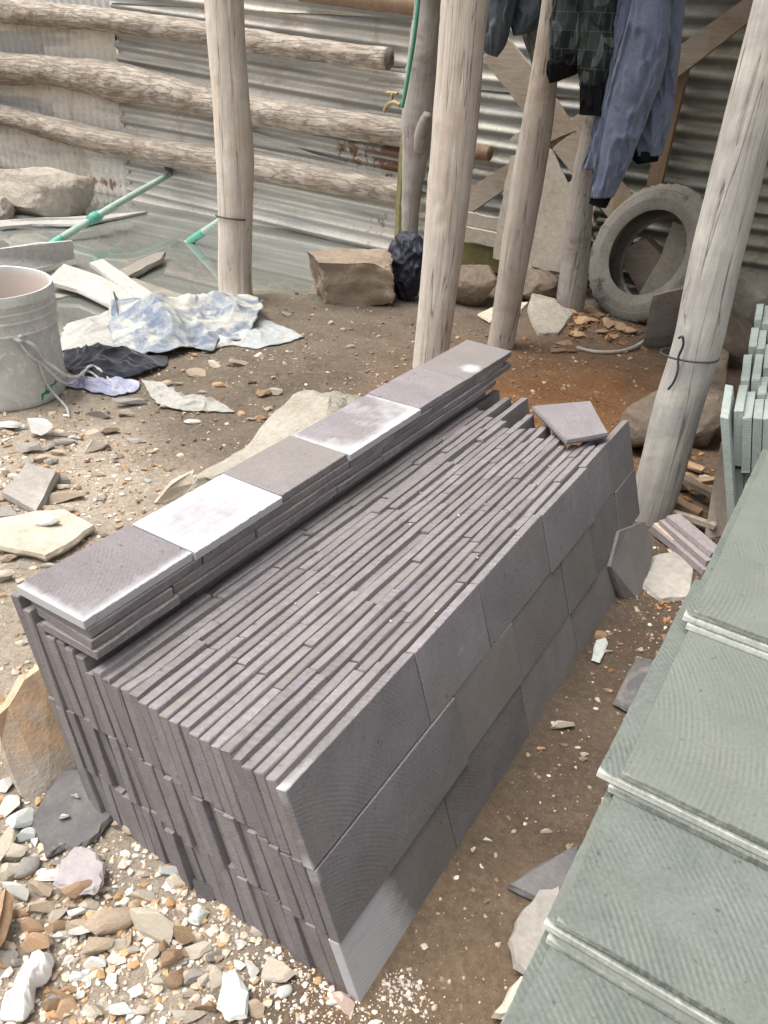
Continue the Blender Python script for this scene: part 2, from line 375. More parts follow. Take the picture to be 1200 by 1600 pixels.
M_plankx = mwood('brace_plank', [(0.20, 0.165, 0.13), (0.30, 0.255, 0.205), (0.36, 0.31, 0.255)], 0, stains=(0.25, 0.17, 0.10), st=(0.54, 0.72), crack=0.25)
M_brownplank = mwood('brown_plank', [(0.17, 0.115, 0.075), (0.26, 0.185, 0.125)], 2, crack=0.3)
M_whiteplank = mstone('limewashed_board', [(0.31, 0.297, 0.272), (0.42, 0.407, 0.38)], 8, 0.9, 0.4, 50, 0.004, stretch=(1, 1, 1), spots=(0.40, 0.35, 0.28), spot_t=(0.55, 0.72))
M_wetplank = mwood('wet_plank', [(0.16, 0.14, 0.115), (0.26, 0.235, 0.20)], 0, stains=(0.36, 0.34, 0.30), st=(0.5, 0.7), crack=0.2)
M_ply = mstone('warped_plywood', [(0.30, 0.265, 0.215), (0.40, 0.36, 0.30)], 4, 0.9, 0.3, 40, 0.004, spots=(0.30, 0.25, 0.19), spot_t=(0.55, 0.75))

def mbark():
    m, nt, b = new_mat('bark'); v = coords(nt, (0.28, 1, 1)); v1 = coords(nt, (1, 1, 1))
    ka = noise(nt, coords(nt, (0.16, 1, 1)), 30, 4, 0.6, 0.35); kb = noise(nt, coords(nt, (0.3, 1, 1)), 62, 3, 0.6, 0.3)
    va = math_(nt, 'MULTIPLY', math_(nt, 'ABSOLUTE', math_(nt, 'SUBTRACT', ka, 0.5)), 7.0, True); vb = math_(nt, 'MULTIPLY', math_(nt, 'ABSOLUTE', math_(nt, 'SUBTRACT', kb, 0.5)), 7.0, True)
    vm = math_(nt, 'MULTIPLY', math_(nt, 'POWER', va, 0.6), math_(nt, 'MULTIPLY_ADD', vb, 0.4)); vm.node.inputs[1].links[0].from_node.inputs[2].default_value = 0.6
    er = ramp(nt, [(0.0, (0.52,) * 3), (0.55, (1, 1, 1))]); nt.links.new(vm, er.inputs[0])
    n1 = noise(nt, v1, 6, 6, 0.65, 0.5); rp = ramp(nt, [(0.3, (0.25, 0.20, 0.16)), (0.5, (0.36, 0.305, 0.25)), (0.68, (0.46, 0.41, 0.35))]); nt.links.new(n1, rp.inputs[0])
    c = mix(nt, 1.0, rp.outputs[0], er.outputs[0], 'MULTIPLY')
    # paler tone on what faces up, broken up by noise
    ge = N(nt, 'ShaderNodeNewGeometry'); sx = N(nt, 'ShaderNodeSeparateXYZ'); nt.links.new(ge.outputs['Normal'], sx.inputs[0])
    d = math_(nt, 'MULTIPLY', math_(nt, 'MULTIPLY', sx.outputs[2], noise(nt, v1, 14, 5, 0.7)), 0.9, True)
    c = mix(nt, d, c, (0.46, 0.41, 0.35))
    nt.links.new(c, b.inputs['Base Color']); b.inputs['Roughness'].default_value = 0.95; b.inputs['Specular IOR Level'].default_value = 0.15
    bump(nt, math_(nt, 'ADD', er.outputs[0], math_(nt, 'MULTIPLY', noise(nt, v1, 60, 5, 0.7), 0.6)), b, 0.9, 0.014)
    return m
M_bark = mbark()

def mmetal(name, base, base2, stripe, stain, amt, metallic=0.04, rough=0.6):
    """dusty corrugated sheet: limewash splashes, rust, darker bare zinc, painted shade under the ridges"""
    m, nt, b = new_mat(name); v = coords(nt, (0.35, 1, 1)); v1 = coords(nt, (1, 1, 1))
    n1 = noise(nt, v, 5, 7, 0.65, 0.5); rp = ramp(nt, [(0.3, base), (0.7, base2)]); nt.links.new(n1, rp.inputs[0]); c = rp.outputs[0]
    n3 = noise(nt, coords(nt, (0.12, 1, 1)), 7, 5, 0.6, 0.3); r3 = ramp(nt, [(0.48, (0, 0, 0)), (0.60, (0.85,) * 3)]); nt.links.new(n3, r3.inputs[0]); c = mix(nt, r3.outputs[0], c, stripe)
    n4 = noise(nt, coords(nt, (1, 1, 0.5)), 3.0, 8, 0.72, 1.0); r4 = ramp(nt, [(0.55, (0, 0, 0)), (0.63, (amt,) * 3)]); nt.links.new(n4, r4.inputs[0]); c = mix(nt, r4.outputs[0], c, stain)
    n2 = noise(nt, v1, 45, 5, 0.75); fr = ramp(nt, [(0.3, (0.86,) * 3), (0.7, (1.12,) * 3)]); nt.links.new(n2, fr.inputs[0]); c = mix(nt, 1.0, c, fr.outputs[0], 'MULTIPLY')
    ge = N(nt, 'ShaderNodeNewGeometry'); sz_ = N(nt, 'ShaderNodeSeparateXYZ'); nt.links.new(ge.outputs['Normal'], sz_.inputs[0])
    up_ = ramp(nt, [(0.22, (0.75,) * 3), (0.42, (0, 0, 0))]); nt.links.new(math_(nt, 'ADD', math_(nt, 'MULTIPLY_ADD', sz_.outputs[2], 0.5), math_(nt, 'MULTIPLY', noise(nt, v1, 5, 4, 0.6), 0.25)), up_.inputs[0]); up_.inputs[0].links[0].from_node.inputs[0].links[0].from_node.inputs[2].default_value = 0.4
    c = mix(nt, up_.outputs[0], c, stripe)          # slopes that face down darkened in the colour, as shade under each ridge
    at = N(nt, 'ShaderNodeAttribute', attribute_name='mud')
    k = math_(nt, 'MULTIPLY', at.outputs['Fac'], noise(nt, coords(nt, (1, 1, 0.6)), 17, 6, 0.7, 0.5)); kr = ramp(nt, [(0.38, (0, 0, 0)), (0.44, (1, 1, 1))]); nt.links.new(k, kr.inputs[0])
    c = mix(nt, kr.outputs[0], c, (0.21, 0.135, 0.085))
    nt.links.new(c, b.inputs['Base Color']); b.inputs['Roughness'].default_value = rough; b.inputs['Metallic'].default_value = metallic
    bump(nt, n2, b, 0.25, 0.004)
    return m
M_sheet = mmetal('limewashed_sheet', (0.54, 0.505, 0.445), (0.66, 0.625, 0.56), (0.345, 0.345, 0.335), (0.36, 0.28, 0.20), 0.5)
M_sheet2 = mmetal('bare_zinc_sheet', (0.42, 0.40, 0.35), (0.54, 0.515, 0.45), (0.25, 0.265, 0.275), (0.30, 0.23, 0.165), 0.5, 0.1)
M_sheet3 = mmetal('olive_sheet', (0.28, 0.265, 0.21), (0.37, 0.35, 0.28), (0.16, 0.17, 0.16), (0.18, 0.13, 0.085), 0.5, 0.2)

def mground():
    m, nt, b = new_mat('earth'); tc = N(nt, 'ShaderNodeTexCoord'); v = tc.outputs['Object']
    at = N(nt, 'ShaderNodeAttribute', attribute_name='Col'); c = at.outputs['Color']
    n1 = noise(nt, v, 5, 8, 0.7, 0.4); r1 = ramp(nt, [(0.3, (0.72, 0.70, 0.68)), (0.7, (1.22, 1.2, 1.16))]); nt.links.new(n1, r1.inputs[0]); c = mix(nt, 1.0, c, r1.outputs[0], 'MULTIPLY')
    n2 = noise(nt, v, 60, 8, 0.8); r2 = ramp(nt, [(0.28, (0.6, 0.58, 0.56)), (0.72, (1.35, 1.33, 1.3))]); nt.links.new(n2, r2.inputs[0]); c = mix(nt, 1.0, c, r2.outputs[0], 'MULTIPLY')
    n3 = noise(nt, v, 190, 3, 0.6); r3 = ramp(nt, [(0.66, (0, 0, 0)), (0.72, (0.75,) * 3)]); nt.links.new(n3, r3.inputs[0]); c = mix(nt, r3.outputs[0], c, (0.50, 0.44, 0.36))
    nt.links.new(c, b.inputs['Base Color']); b.inputs['Roughness'].default_value = 0.95; b.inputs['Specular IOR Level'].default_value = 0.15
    p = bump(nt, noise(nt, v, 22, 8, 0.72), b, 1.0, 0.03)
    bump(nt, n2, b, 0.7, 0.008, p)
    return m
M_ground = mground()
def mwater():
    m, nt, b = new_mat('murky_water'); tc = N(nt, 'ShaderNodeTexCoord'); v = tc.outputs['Object']
    n1 = noise(nt, v, 1.2, 4, 0.6); rp = ramp(nt, [(0.3, (0.135, 0.142, 0.126)), (0.7, (0.18, 0.188, 0.168))]); nt.links.new(n1, rp.inputs[0])
    nt.links.new(rp.outputs[0], b.inputs['Base Color']); b.inputs['Roughness'].default_value = 0.03; b.inputs['IOR'].default_value = 3.2
    b.inputs['Specular IOR Level'].default_value = 0.8
    bump(nt, noise(nt, v, 7, 3, 0.5), b, 0.012, 0.01)
    return m
M_water = mwater()
def mplain(name, col, rough=0.6, spec=0.3, metallic=0.0, bstr=0.0, bscale=80, var=0.15, sheen=0.0):
    m, nt, b = new_mat(name); v = coords(nt)
    n1 = noise(nt, v, 12, 5, 0.65); rp = ramp(nt, [(0.3, tuple(k * (1 - var) for k in col)), (0.7, tuple(min(1, k * (1 + var)) for k in col))]); nt.links.new(n1, rp.inputs[0])
    nt.links.new(rp.outputs[0], b.inputs['Base Color']); b.inputs['Roughness'].default_value = rough; b.inputs['Specular IOR Level'].default_value = spec; b.inputs['Metallic'].default_value = metallic
    if sheen: b.inputs['Sheen Weight'].default_value = sheen
    if bstr: bump(nt, noise(nt, v, bscale, 5, 0.7), b, bstr, 0.004)
    return m
M_wire = mplain('dark_wire', (0.04, 0.042, 0.045), 0.5)
M_palecable = mplain('dusty_cable', (0.40, 0.37, 0.32), 0.8)
M_pipe = mstone('green_plastic_pipe', [(0.24, 0.35, 0.285), (0.34, 0.41, 0.35)], 8, 0.6, 0.2, 40, 0.003, spots=(0.46, 0.44, 0.37), spot_t=(0.55, 0.7), rand=0)
M_joint = mplain('green_pipe_joint', (0.10, 0.32, 0.24), 0.5)
M_hose = mplain('green_hose', (0.08, 0.27, 0.19), 0.5)
M_brass = mplain('brass', (0.30, 0.24, 0.13), 0.6, metallic=0.5)
M_tyre = mstone('dusty_tyre_rubber', [(0.15, 0.138, 0.12), (0.24, 0.22, 0.19)], 5, 0.85, 0.4, 60, 0.004, spots=(0.055, 0.06, 0.065), spot_t=(0.56, 0.66), spot_scale=4, rand=0)
M_bucket = None
M_blackcloth = mplain('black_cloth', (0.018, 0.019, 0.026), 0.9, 0.15, bstr=0.4, bscale=120, var=0.3, sheen=0.25)
M_navy = mplain('navy_bag', (0.020, 0.022, 0.034), 0.55, 0.3, bstr=0.5, bscale=40, var=0.3)
M_tarp = mstone('muddy_blue_tarp', [(0.125, 0.15, 0.20), (0.21, 0.23, 0.25), (0.36, 0.35, 0.315)], 6, 0.75, 0.3, 50, 0.004, rand=0, spots=(0.40, 0.375, 0.32), spot_t=(0.54, 0.66), spot_scale=9, lo=0.40, hi=0.56)
M_paletarp = mstone('pale_muddy_tarp', [(0.28, 0.30, 0.30), (0.38, 0.38, 0.35)], 6, 0.8, 0.3, 50, 0.004, rand=0, spots=(0.30, 0.34, 0.38), spot_t=(0.55, 0.7), spot_scale=12)
M_whitesack = mstone('white_sacking', [(0.27, 0.257, 0.232), (0.36, 0.347, 0.32)], 7, 0.85, 0.4, 60, 0.004, rand=0, spots=(0.42, 0.39, 0.33), spot_t=(0.57, 0.72))
M_plastic = mplain('white_plastic', (0.74, 0.72, 0.69), 0.5, 0.4, bstr=0.2, bscale=30, var=0.05)
M_cord = mplain('pale_cord', (0.46, 0.46, 0.45), 0.8, var=0.25, bstr=0.5, bscale=150)
M_bluestrap = mstone('blue_striped_strap', [(0.20, 0.21, 0.36), (0.45, 0.46, 0.50)], 20, 0.8, 0.3, 80, 0.003, rand=0)
M_blue = mstone('blue_brushed_fabric', [(0.085, 0.105, 0.16), (0.13, 0.155, 0.225)], 7, 0.95, 0.4, 90, 0.004, spots=(0.04, 0.045, 0.065), spot_t=(0.60, 0.70), spot_scale=24, rand=0, sheen=0.3, spec=0.1)
M_rib = mplain('black_ribbing', (0.010, 0.010, 0.012), 0.95, 0.1, var=0.3, bstr=0.4, bscale=200)
M_denim = mstone('dark_denim', [(0.05, 0.065, 0.08), (0.115, 0.135, 0.155)], 9, 0.95, 0.4, 140, 0.003, spots=(0.19, 0.20, 0.21), spot_t=(0.57, 0.7), rand=0, spec=0.1)
M_rag = mstone('grey_rag', [(0.17, 0.17, 0.165), (0.25, 0.25, 0.24)], 9, 0.95, 0.4, 100, 0.003, spots=(0.06, 0.06, 0.06), spot_t=(0.6, 0.68), spot_scale=14, rand=0)
def mcamo():
    m, nt, b = new_mat('geometric_camo_fabric'); v = coords(nt, (1, 0.4, 0.75), False)
    vo = N(nt, 'ShaderNodeTexVoronoi', feature='F1', distance='CHEBYCHEV', Scale=20.0, Randomness=0.9); nt.links.new(v, vo.inputs['Vector'])
    sp = N(nt, 'ShaderNodeSeparateColor'); nt.links.new(vo.outputs['Color'], sp.inputs[0])
    rp = ramp(nt, [(0.0, (0.022, 0.027, 0.028)), (0.3, (0.04, 0.05, 0.048)), (0.5, (0.075, 0.09, 0.08)), (0.7, (0.115, 0.13, 0.115)), (0.85, (0.03, 0.036, 0.04))]); rp.color_ramp.interpolation = 'CONSTANT'
    nt.links.new(sp.outputs[0], rp.inputs[0])
    tc = N(nt, 'ShaderNodeTexCoord'); mpp = N(nt, 'ShaderNodeMapping'); mpp.inputs['Rotation'].default_value = (math.pi / 2, 0.25, 0); nt.links.new(tc.outputs['Object'], mpp.inputs['Vector'])
    bk_ = N(nt, 'ShaderNodeTexBrick', Scale=9.0); bk_.inputs['Mortar Size'].default_value = 0.012; bk_.inputs['Brick Width'].default_value = 0.35; bk_.inputs['Row Height'].default_value = 0.5; bk_.offset = 0.37; nt.links.new(mpp.outputs[0], bk_.inputs['Vector'])
    c = mix(nt, math_(nt, 'MULTIPLY', bk_.outputs['Fac'], 0.4), rp.outputs[0], (0.15, 0.165, 0.145))
    nt.links.new(c, b.inputs['Base Color']); b.inputs['Roughness'].default_value = 0.85; b.inputs['Specular IOR Level'].default_value = 0.15
    return m
M_camo = mcamo()
def mbucket():
    m, nt, b = new_mat('paint_splashed_plastic'); v = coords(nt)
    n1 = noise(nt, v, 6, 7, 0.7, 0.6); rp = ramp(nt, [(0.3, (0.40, 0.42, 0.405)), (0.52, (0.52, 0.53, 0.51)), (0.68, (0.64, 0.645, 0.625))]); nt.links.new(n1, rp.inputs[0]); c = rp.outputs[0]
    n2 = noise(nt, v, 28, 7, 0.75, 0.4); r2 = ramp(nt, [(0.52, (0, 0, 0)), (0.58, (0.85,) * 3)]); nt.links.new(n2, r2.inputs[0]); c = mix(nt, r2.outputs[0], c, (0.62, 0.62, 0.60))
    n3 = noise(nt, v, 20, 6, 0.7); r3 = ramp(nt, [(0.62, (0, 0, 0)), (0.68, (0.6,) * 3)]); nt.links.new(n3, r3.inputs[0]); c = mix(nt, r3.outputs[0], c, (0.34, 0.31, 0.26))
    at = N(nt, 'ShaderNodeAttribute', attribute_name='print'); pr = math_(nt, 'MULTIPLY', at.outputs['Fac'], noise(nt, v, 45, 4, 0.7)); rr = ramp(nt, [(0.42, (0, 0, 0)), (0.47, (1, 1, 1))]); nt.links.new(pr, rr.inputs[0])
    c = mix(nt, rr.outputs[0], c, (0.0, 0.24, 0.10))
    ai = N(nt, 'ShaderNodeAttribute', attribute_name='inside'); c = mix(nt, math_(nt, 'MULTIPLY', ai.outputs['Fac'], math_(nt, 'MULTIPLY_ADD', n1, 0.8), True), c, (0.50, 0.42, 0.37))
    nt.links.new(c, b.inputs['Base Color']); b.inputs['Roughness'].default_value = 0.6
    bump(nt, n2, b, 0.25, 0.003)
    return m
M_bucket = mbucket()
def mgravel():
    m, nt, b = new_mat('gravel_chips'); at = N(nt, 'ShaderNodeAttribute', attribute_name='Col')
    nt.links.new(at.outputs['Color'], b.inputs['Base Color']); b.inputs['Roughness'].default_value = 0.95; b.inputs['Specular IOR Level'].default_value = 0.15
    return m
M_gravel = mgravel()

# ================================================================ THE SETTING
PUD = np.array([gp(*p, -0.02)[:2] for p in [(-200, 420), (0, 322), (140, 297), (205, 300), (350, 343), (605, 396), (600, 408), (500, 432), (470, 455), (405, 452), (330, 468), (235, 470), (130, 512), (60, 560), (-60, 600), (-300, 620)]])
def poly_sd(P, poly):
    """signed distance to polygon (negative inside)"""
    d = np.full(len(P), 1e9); ins = np.zeros(len(P), bool); n = len(poly)
    for i in range(n):
        a, b = poly[i], poly[(i + 1) % n]; e = b - a; w = P - a
        t = np.clip((w @ e) / (e @ e), 0, 1); q = w - np.outer(t, e); d = np.minimum(d, (q ** 2).sum(1))
        c = ((a[1] > P[:, 1]) != (b[1] > P[:, 1])) & (P[:, 0] < (b[0] - a[0]) * (P[:, 1] - a[1]) / (b[1] - a[1] + 1e-12) + a[0]); ins ^= c
    d = np.sqrt(d); return np.where(ins, -d, d)
def hz(x, y):
    x = np.atleast_1d(np.asarray(x, float)); y = np.atleast_1d(np.asarray(y, float))
    P = np.c_[x, y, np.zeros_like(x)]
    h = 0.016 * fbm(P * 2.2, 3, 4) + 0.008 * fbm(P * 14, 9, 4)
    # low heaps of soil seen beyond the stack, and the bank along the back wall
    for (cx, cy, sx, sy, a) in ((-1.95, 2.25, 0.35, 0.25, 0.05), (-1.6, 3.1, 0.3, 0.3, 0.02), (-0.75, 2.55, 0.35, 0.5, -0.01), (-1.35, 3.75, 0.25, 0.18, 0.06), (-0.9, 3.9, 0.5, 0.3, 0.02), (-0.15, 2.6, 0.2, 0.35, -0.05), (-1.0, 0.2, 0.4, 0.3, 0.012)):
        h = h + a * np.exp(-(((x - cx) / sx) ** 2 + ((y - cy) / sy) ** 2))
    st = smooth(0.0, 0.12, np.maximum(np.maximum(-0.98 - x, x + 0.12), np.maximum(0.42 - y, y - 2.0)))   # trodden flat under the stacks
    h = h * (0.25 + 0.75 * st)
    near = np.ones_like(x)
    sd = poly_sd(np.c_[x, y], PUD) + 0.05 * fbm(P * 5, 5, 3)
    h = np.where(sd > 0, np.maximum(h, -0.014 + 0.03 * smooth(0, 0.25, sd) * near), h)
    h = h * smooth(-0.02, 0.2, sd) + (-0.02 - 0.09 * smooth(-0.02, -0.5, sd) * 1.0) * (1 - smooth(-0.02, 0.2, sd)) + 0.012 * smooth(0, 0.1, sd) * (1 - smooth(0.1, 0.3, sd))
    return h
def axis_pts(lo, hi, step, far):
    a = np.arange(lo, hi, step); l = lo - np.geomspace(step, far, 26)[::-1]; r = hi + np.geomspace(step, far, 26)
    return np.r_[l, a, r]
gx = np.r_[-60 + np.zeros(0), axis_pts(-3.2, 0.7, 0.0125, 40)]
gx = np.unique(np.r_[gx[gx < -7.0], np.arange(-7.0, -3.2, 0.035), gx[gx >= -3.2]])
gy = axis_pts(-0.05, 5.0, 0.0145, 40)
GX, GY = np.meshgrid(gx, gy); xs, ys = GX.ravel(), GY.ravel()
zs = hz(xs, ys)
farm = np.maximum.reduce([np.abs(xs + 2) - 6, np.abs(ys - 2.5) - 3.5, np.zeros_like(xs)]); zs = zs * np.exp(-farm)
Pg = np.c_[xs, ys, 0 * xs]
def soil(x, y):
    """what earth lies where: sandy spoil, grey mud, rust-coloured shale dust, dark trodden soil"""
    P = np.c_[x, y, 0 * x]; n = 0.25 * fbm(P * 1.8, 21, 4) + 0.1 * fbm(P * 8, 23, 3)
    sand = np.array([0.42, 0.368, 0.308]); mud = np.array([0.190, 0.160, 0.130]); rust = np.array([0.245, 0.130, 0.064]); dark = np.array([0.150, 0.116, 0.090]); grey = np.array([0.26, 0.235, 0.19])
    c = np.repeat(mud[None], len(x), 0)
    w = smooth(0.15, -0.25, (y - 1.55) + 0.35 * (x + 1.6) + n); c = c + (sand - c) * w[:, None]
    w = np.exp(-(((x + 0.85 + n * 0.5) / 0.55) ** 2 + ((y - 2.75 + n * 0.6) / 0.75) ** 2)) * 1.15; w = np.clip(w, 0, 1); c = c + (rust - c) * w[:, None]
    w = smooth(-0.55, -0.3, x + n * 0.2) * smooth(2.6, 2.0, y); c = c + (dark - c) * w[:, None]
    w = smooth(-0.5, -0.2, x) * smooth(1.1, 0.6, y + n * 0.5); c = c + (np.array([0.25, 0.185, 0.13]) - c) * (w * 0.8)[:, None]
    sd = poly_sd(np.c_[x, y], PUD); w = smooth(0.55, 0.05, sd + n * 0.5); c = c + (grey - c) * (w * 0.8)[:, None]
    return c * (1 + 0.5 * n)[:, None]
near_m = (np.abs(xs + 2) < 7) & (ys < 7) & (ys > -2)
colg = np.tile([0.24, 0.19, 0.14], (len(xs), 1)).astype(float); colg[near_m] = soil(xs[near_m], ys[near_m])
nx, ny = len(gx), len(gy)
ii, jj = np.meshgrid(np.arange(nx - 1), np.arange(ny - 1)); a0 = (jj * nx + ii).ravel()
quads = np.c_[a0, a0 + 1, a0 + 1 + nx, a0 + nx]
me = bpy.data.meshes.new('ground'); me.vertices.add(len(xs)); me.vertices.foreach_set('co', np.c_[xs, ys, zs].ravel())
me.loops.add(quads.size); me.loops.foreach_set('vertex_index', quads.ravel().astype(np.int32))
me.polygons.add(len(quads)); me.polygons.foreach_set('loop_start', np.arange(0, quads.size, 4, dtype=np.int32))
at = me.attributes.new('Col', 'FLOAT_COLOR', 'POINT'); at.data.foreach_set('color', np.c_[colg, np.ones(len(xs))].ravel())
me.update(calc_edges=True); me.validate(); me.polygons.foreach_set('use_smooth', [True] * len(me.polygons))
ground = bpy.data.objects.new('ground', me); COL.objects.link(ground); me.materials.append(M_ground)
tag(ground, 'trodden brown earth of the stone yard', None, None, 'structure')

PX0, PX1, PY0, PY1 = -12.0, -2.35, -0.5, 4.62
mk('puddle', [(PX0, PY0, -0.018), (PX1, PY0, -0.018), (PX1, PY1, -0.018), (PX0, PY1, -0.018)], [(0, 1, 2, 3)], M_water, label='still grey green puddle along the corrugated wall', kind='structure')

# ---------------------------------------------------------------- corrugated back wall: overlapping sheets, log rails
WY = 4.52
def sheet(x0, x1, z0, z1, tilt=0.0, off=0.0, vertical=False, pitch=0.082, amp=0.017, warp=0.012, seed=0, z0b=None, z1b=None, mudc=None):
    """one corrugated sheet in the plane of the wall; z0b/z1b: heights at the right-hand end"""
    z0b = z0 if z0b is None else z0b; z1b = z1 if z1b is None else z1b
    if vertical: nu, nv = int((x1 - x0) / pitch * 10), 14
    else: nu, nv = 40, int((max(z1, z1b) - min(z0, z0b)) / pitch * 10)
    u = np.linspace(0, 1, nu); v = np.linspace(0, 1, nv); U, Vv = np.meshgrid(u, v)
    X = x0 + (x1 - x0) * U; Za = z0 + (z0b - z0) * U; Zb = z1 + (z1b - z1) * U; Z = Za + (Zb - Za) * Vv
    ph = (X if vertical else Z - tilt * (X - x0)) / pitch * 2 * np.pi
    P = np.c_[X.ravel() * 1.1, Z.ravel() * 1.6, np.full(X.size, seed * 3.1)]
    am = amp * (0.75 + 0.5 * vnoise(P * 1.5, seed + 2)).reshape(X.shape)
    Y = WY - off + am * np.sin(ph) + warp * fbm(P, seed, 3).reshape(X.shape)
    e = 0.006 * (fbm(np.c_[X.ravel() * 9, Z.ravel() * 0 + seed, 0 * X.ravel()], seed + 5, 3)).reshape(X.shape)
    Z = Z + e * (np.abs(Vv - 0.5) > 0.49)
    V1 = np.c_[X.ravel(), Y.ravel(), Z.ravel()]
    F = [(j * nu + i, j * nu + i + 1, (j + 1) * nu + i + 1, (j + 1) * nu + i) for j in range(nv - 1) for i in range(nu - 1)]
    n = len(V1); V2 = V1 + np.array([0, 0.0012, 0]); F2 = [tuple(reversed([k + n for k in f])) for f in F]
    rim = [i for i in range(nu)] + [j * nu + nu - 1 for j in range(1, nv)] + [(nv - 1) * nu + i for i in range(nu - 2, -1, -1)] + [j * nu for j in range(nv - 2, 0, -1)]
    F3 = [(rim[(k + 1) % len(rim)], rim[k], rim[k] + n, rim[(k + 1) % len(rim)] + n) for k in range(len(rim))]
    V = np.vstack([V1, V2]); mud = np.zeros(len(V))
    if mudc:
        for (mx, mz, sx, sz, a) in mudc:
            mud = np.maximum(mud, a * np.exp(-(((V[:, 0] - mx) / sx) ** 2 + ((V[:, 2] - mz) / sz) ** 2) ** 2))
    return V, F + F2 + F3, {'mud': mud}
wall = empty('corrugated_wall', (-3.0, WY, 0), 'weathered corrugated metal wall with bark covered log rails behind the puddle', 'wall')
def add_sheet(mat, label=None, **k):
    V, F, a = sheet(**k); return mk('metal_sheet', V, F, mat, wall, label=label, attrs=a, smooth_=True)
mp = onY(568, 240, WY); mp2 = onY(470, 320, WY)
xj = onY(192, 180, WY)[0]; xj2 = onY(86, 180, WY)[0]
add_sheet(M_sheet, x0=-8.6, x1=xj2 - 0.9, z0=-0.1, z1=2.3, vertical=True, off=0.012, seed=1, amp=0.006)
add_sheet(M_sheet, x0=xj2 - 0.95, x1=xj2 + 0.03, z0=-0.1, z1=2.3, vertical=True, off=0.0, seed=2, amp=0.005)
add_sheet(M_sheet, x0=xj2, x1=xj + 0.02, z0=-0.12, z1=2.3, vertical=True, off=0.014, seed=3, amp=0.006, mudc=[(xj - 0.3, 0.06, 0.35, 0.12, 0.9)])
zl, zr = onY(205, 150, WY)[2], onY(520, 250, WY)[2]
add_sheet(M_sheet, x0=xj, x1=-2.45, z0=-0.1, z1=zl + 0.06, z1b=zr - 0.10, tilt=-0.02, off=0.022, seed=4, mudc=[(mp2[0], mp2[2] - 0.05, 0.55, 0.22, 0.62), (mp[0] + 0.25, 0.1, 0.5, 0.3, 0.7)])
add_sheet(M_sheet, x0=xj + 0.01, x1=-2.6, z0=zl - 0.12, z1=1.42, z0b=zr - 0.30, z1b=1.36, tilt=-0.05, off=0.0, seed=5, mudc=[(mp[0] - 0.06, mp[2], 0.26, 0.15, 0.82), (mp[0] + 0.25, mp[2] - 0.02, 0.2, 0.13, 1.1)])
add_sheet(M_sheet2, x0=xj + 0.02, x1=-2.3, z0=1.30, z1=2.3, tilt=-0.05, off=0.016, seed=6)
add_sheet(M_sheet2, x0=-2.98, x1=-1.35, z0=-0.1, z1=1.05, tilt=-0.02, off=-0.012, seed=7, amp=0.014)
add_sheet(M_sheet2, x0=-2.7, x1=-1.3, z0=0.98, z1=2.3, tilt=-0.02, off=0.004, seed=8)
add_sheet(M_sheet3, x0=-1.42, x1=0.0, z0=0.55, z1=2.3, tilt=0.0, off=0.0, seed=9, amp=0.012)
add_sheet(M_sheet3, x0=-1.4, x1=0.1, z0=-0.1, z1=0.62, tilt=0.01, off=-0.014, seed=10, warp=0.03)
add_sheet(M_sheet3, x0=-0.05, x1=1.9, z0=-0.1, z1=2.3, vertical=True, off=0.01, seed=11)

def bark_r(seed, amp=0.10):
    def f(s, a, P):
        q = P.reshape(-1, 3)
        n = amp * fbm(q * np.array([3.0, 7, 7]), seed, 4) + 0.07 * (np.abs(fbm(q * np.array([9, 26, 26]), seed + 7, 3)) * 2 - 0.5)
        return 1 + n.reshape(s.shape)
    return f
def log_rail(pts, wpx, label, seed, mat=M_bark, off=0.1, n=150):
    P = [onY(x, y, WY - off) for x, y in pts]; r = [w / 2 / ppm(p) for w, p in zip(wpx, P)]
    V, F = tube(P, r, 30, n, rfun=bark_r(seed)); mk('log_rail', V, F, mat, wall, label=label, smooth_=True)
log_rail([(-120, -8), (0, 14), (90, 24), (180, 33), (320, 52), (470, 76), (608, 92)], [40, 37, 34, 33, 33, 32, 31], 'upper log rail with rough bark, sawn off before the pole', 31)
log_rail([(-120, 92), (0, 106), (100, 113), (196, 131), (214, 133), (330, 160), (420, 176), (520, 192), (660, 212)], [45, 45, 43, 55, 51, 43, 41, 41, 41], 'middle log rail, thickest, with a bulging knot', 32)
log_rail([(-120, 150), (0, 178), (100, 205), (200, 228), (330, 251), (420, 266), (520, 282), (640, 302)], [28, 31, 36, 39, 40, 40, 38, 37], 'lowest log rail, just above the puddle', 33)
log_rail([(470, -16), (560, -4), (650, 8), (720, 20)], [30, 30, 30, 30], 'dark log rail crossing the top edge of the picture', 34, M_brownplank, 0.06, 60)
log_rail([(690, 225), (738, 236), (766, 240)], [24, 24, 22], 'short dark log stub behind the thick pole', 35, M_brownplank, 0.08, 40)

